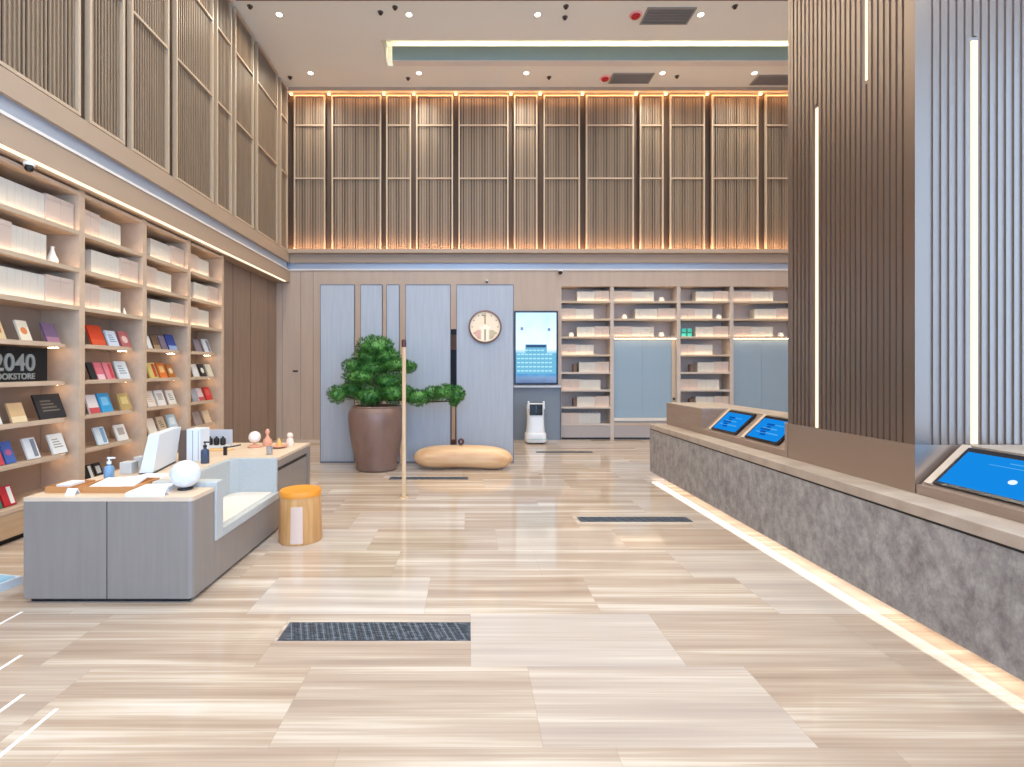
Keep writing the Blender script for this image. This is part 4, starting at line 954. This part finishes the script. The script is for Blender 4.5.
tag(B(-0.14, 0.14, -0.07, 0.07, 0, 0.012).build('wooden_board', mat('honey_board', (226, 182, 120), 0.45), origin=(0, 0, 0), bevel=0.004), 'thin honey wood board lying left of the white globe ornament', 'board').location = (-2.78, 5.62, Z)

# low pale plinth at far left
t = thing('low_plinth', 'low pale blue-white display plinth at the left frame edge', 'plinth', (-3.9, 3.6, 0))
Mq = Matrix.Translation((-3.43, 3.88, 0)) @ Matrix.Rotation(math.radians(-12), 4, 'Z')
MB().box(-0.75, 0.0, -0.95, 0.0, 0.0, 0.06, Mq).build('body', mat('plinth_white', (206, 214, 220), 0.4), t)
MB().box(-0.72, -0.03, -0.92, -0.03, 0.0605, 0.066, Mq).build('top_sheet', mat('plinth_sky', (150, 200, 226), 0.3), t)

# ================================================================== STONE COUNTER
CX, CXB, CY1 = 2.78, 3.02, 7.76
CY0 = 0.9
STONE = mat('grey_travertine', (122, 116, 115), 0.55, c2=(186, 180, 176), scale=(15, 11, 8), detail=13, ramp=(0.36, 0.68), bump=0.3)
for _n in STONE.node_tree.nodes:
    if _n.type == 'TEX_NOISE': _n.inputs['Roughness'].default_value = 0.78; _n.inputs['Distortion'].default_value = 0.15
SLABM = mat('stone_slab', (170, 152, 136), 0.5, c2=(188, 171, 155), scale=(5, 5, 5), detail=6)
WOODC = mat('taupe_wood_base', (152, 128, 112), 0.5, c2=(160, 137, 120), scale=(8, 2, 30))
t = thing('stone_counter', 'long low rough grey stone counter with a glowing foot', 'counter', (3.2, 4.3, 0))
B(CX, CX+0.12, CY0, CY1, 0.085, 0.722).build('stone_front', STONE, t)
B(CX+0.005, CX+0.12, CY0, CY1-0.005, 0.723, 0.737).build('reveal', DARK, t)
B(CX-0.005, 3.85, CY0, CY1+0.005, 0.738, 0.808).build('slab', SLABM, t, bevel=0.004)
B(CX+0.2, 3.8, CY0, CY1-0.15, 0.0, 0.737).build('core', mat('core', (232, 218, 200), 0.6), t)
B(CX+0.125, CX+0.14, CY0+0.02, CY1-0.02, 0.03, 0.09).build('light_strip', LEDFLOOR, t) if False else B(CX+0.012, CX+0.118, CY0+0.02, CY1-0.02, 0.080, 0.0845).build('light_strip', LEDFLOOR, t)
B(CX+0.001, CX+0.2, CY1-0.15, CY1, 0.0851, 0.0852) 
# raised taupe base with sloped niches
def raised(y0, y1, niches):
    t = thing('raised_ledge', 'taupe raised ledge on the stone counter with sloped recesses, %s' % ('far part past the column' if y1 > 5 else 'near part before the column'), 'counter ledge', (3.3, (y0+y1)/2, 0.81))
    z0, z1, xb = 0.8095, 1.125, 3.75
    prof_full = [(CXB, z0), (xb, z0), (xb, z1), (CXB, z1)]
    prof_n = [(CXB, z0), (xb, z0), (xb, z1), (3.33, z1), (CXB+0.03, 0.872), (CXB, 0.872)]
    ys = [y0]+[v for n in niches for v in n]+[y1]
    full = MB(); rec = MB()
    for i in range(len(ys)-1):
        if ys[i+1]-ys[i] < 0.005: continue
        pr = prof_full if i % 2 == 0 else prof_n
        MB().prism(pr, ys[i]+0.0005, ys[i+1]-0.0005, 'y').build('solid_block' if i % 2 == 0 else 'sloped_recess', WOODC, t)
    cap = MB()
    for i in range(len(ys)-1):
        if ys[i+1]-ys[i] < 0.005: continue
        xx = CXB-0.004 if i % 2 == 0 else 3.335
        cap.box(xx, xb+0.004, ys[i], ys[i+1], z1+0.0005, z1+0.014)
    cap.build('cap', SLABM, t)
    if y1 > 5: return t
raised(4.79, 7.72, [(4.83, 6.56)])
raised(0.95, 3.415, [(0.97, 3.41)])
# tablets
def tablet(y0, y1, lb, ph):
    A = Vector((CXB+0.045, 0, 0.888)); Bv = Vector((3.305, 0, 1.118)); d = (Bv-A); ln = d.length; d.normalize()
    n = Vector((-d.z, 0, d.x))
    t = thing('touch_screen', lb, 'touch screen', (A.x, (y0+y1)/2, A.z), 'sloped touch screens on the counter')
    def slab(mb, u0, u1, v0, v1, n0, n1):
        pts = []
        for nn in (n0, n1):
            for (u, v) in ((u0, v0), (u1, v0), (u1, v1), (u0, v1)):
                q = A+d*u+n*nn; pts.append(Vector((q.x, v, q.z)))
        b_ = len(mb.v); mb.v += pts
        mb.f += [tuple(b_+i for i in q) for q in ((0, 1, 2, 3), (4, 7, 6, 5), (0, 4, 5, 1), (1, 5, 6, 2), (2, 6, 7, 3), (3, 7, 4, 0))]
        return mb
    slab(MB(), 0, ln, y0, y1, 0.003, 0.02).build('bezel', mat('tablet_bezel', (16, 18, 26), 0.2), t)
    bz = 0.022
    SC = emis('tablet_blue', (22, 140, 232), 0.95)
    slab(MB(), bz, ln-bz*1.6, y0+bz*1.7, y1-bz, 0.0202, 0.0215).build('display', SC, t)
    # lighter and darker picture shapes
    q = MB(); 
    for (u0, u1, v0, v1) in (((0.10, 0.115, 0.12, 0.5), (0.16, 0.175, 0.2, 0.46), (0.22, 0.23, 0.15, 0.42)) if ph else ((0.255, 0.262, 0.2, 0.4), (0.225, 0.23, 0.26, 0.5))):
        slab(q, u0, u1, y0+v0, min(y0+v1, y1-0.05), 0.0216, 0.0219)
    q.build('light_marks', emis('tablet_light', (90, 180, 245), 0.9), t)
    q = MB()
    if ph: 
        for i in range(5): slab(q, 0.07+0.035*i, 0.095+0.035*i, y0+0.3+0.03*(i % 2), y0+0.40+0.035*(i % 3), 0.0220, 0.0223)
        q.build('dark_figure', emis('tablet_dark', (18, 92, 190), 0.8), t)
    else:
        cc = MB(); ctr = A+d*0.13+n*0.022
        ring = [ctr+d*0.018*math.cos(k*math.pi/10)+Vector((0, 0.024*math.sin(k*math.pi/10), 0)) for k in range(20)]
        ring = [Vector((v.x, v.y+y0+0.30, v.z)) for v in ring]
        cc.loft([ring, [v+n*0.0005 for v in ring]]).build('bright_spot', emis('tablet_spot', (235, 250, 255), 1.0), t)
    # wooden side batten
    slab(MB(), -0.01, ln+0.02, y1+0.008, y1+0.06, 0.001, 0.018).build('side_batten', mat('cream_batten', (218, 196, 174), 0.4), t)
    slab(MB(), 0.0, 0.03, y0+0.02, y0+0.06, 0.0202, 0.023).build('button_panel', DARK, t)
tablet(5.79, 6.37, 'farther of the two tilted blue touch screens past the column', True)
tablet(5.0, 5.6, 'nearer of the two tilted blue touch screens past the column', True)
tablet(2.62, 3.325, 'large tilted blue touch screen at the right frame edge', False)
tag(B(3.38, 3.52, 5.1, 5.28, 1.14, 1.19).build('tissue_box', WHITE, origin=(3.45, 5.2, 1.14), bevel=0.006), 'small white box on the ledge behind the nearer touch screen', 'box')
tag(MB().lathe([(0.04, 0), (0.045, 0.01), (0.02, 0.03), (0.02, 0.09), (0.05, 0.1), (0.05, 0.13), (0.02, 0.14)], (0, 0, 0), 20).build('desk_microphone', DARK, origin=(0, 0, 0)), 'small dark desk device on the ledge by the column', 'device').location = (3.42, 4.93, 1.14)

# ================================================================== SLATTED COLUMN
KY0, KY1, KX1 = 3.42, 4.78, 4.7
BR = mat('bronze_column', (158, 140, 127), 0.34, metal=0.9)
BRD = mat('bronze_column_gap', (160, 144, 134), 0.45, metal=0.6)
t = thing('slatted_column', 'massive ribbed bronze column rising from the stone counter to the ceiling', 'column', (3.9, 4.1, 0.81))
B(CXB+0.014, KX1, KY0+0.014, KY1, 1.137, ZC-0.002).build('core', BRD, t)
B(CXB, KX1, KY0, KY1, 0.8095, 1.136).build('base_block', WOODC if False else mat('bronze_base', (188, 169, 153), 0.36, metal=0.85), t)
# plain corner posts
MB().box(CXB, CXB+0.0135, KY0, KY0+0.085, 1.137, ZC-0.002).box(CXB+0.0136, CXB+0.10, KY0, KY0+0.0135, 1.137, ZC-0.002).build('corner_post', BR, t)
B(CXB, CXB+0.0135, KY1-0.035, KY1, 1.137, ZC-0.002).build('edge_post', BR, t)
sl = MB(); y = KY0+0.105; ledy = F*CXB/(816-VX); ledy2 = F*CXB/(865.5-VX)
while y < KY1-0.05:
    if abs(y+0.016-ledy) < 0.027 or abs(y+0.016-ledy2) < 0.027:
        near = ledy if abs(y+0.016-ledy) < 0.027 else ledy2
        zr = (1.137, None) if near == ledy else (None, ZC)
        zt = H+(VY-108)*ledy/F; zb = H+(VY-80)*ledy2/F
        if near == ledy: sl.box(CXB+0.002, CXB+0.0135, y, y+0.033, zt+0.03, ZC-0.002)
        else: sl.box(CXB+0.002, CXB+0.0135, y, y+0.033, 1.137, zb-0.03)
    else: sl.box(CXB+0.002, CXB+0.0135, y, y+0.033, 1.137, ZC-0.002)
    y += 0.054
sl.build('side_slats', BR, t)
sf = MB(); x = CXB+0.125; ledx = XP(975.5, KY0); zf = H+(VY-40)*KY0/F
while x < KX1-0.04:
    if abs(x+0.016-ledx) < 0.027: sf.box(x, x+0.029, KY0+0.002, KY0+0.0135, zf+0.03, ZC-0.002)
    else: sf.box(x, x+0.029, KY0+0.002, KY0+0.0135, 1.137, ZC-0.002)
    x += 0.055
sf.build('front_slats', BR, t)
zt = H+(VY-108)*ledy/F; zb = H+(VY-80)*ledy2/F
B(CXB+0.004, CXB+0.0135, ledy-0.013, ledy+0.013, 1.14, zt).build('light_strip', LEDCOL, t)
B(CXB+0.004, CXB+0.0135, ledy2-0.009, ledy2+0.009, zb, 7.2).build('light_strip', LEDCOL, t)
B(ledx-0.02, ledx+0.02, KY0+0.004, KY0+0.0135, 1.14, zf).build('light_strip', LEDCOL, t)
MB().box(CXB+0.1005, CXB+0.1045, KY0-0.001, KY0, 0.81, 1.13).build('joint', BRD, t) if False else None
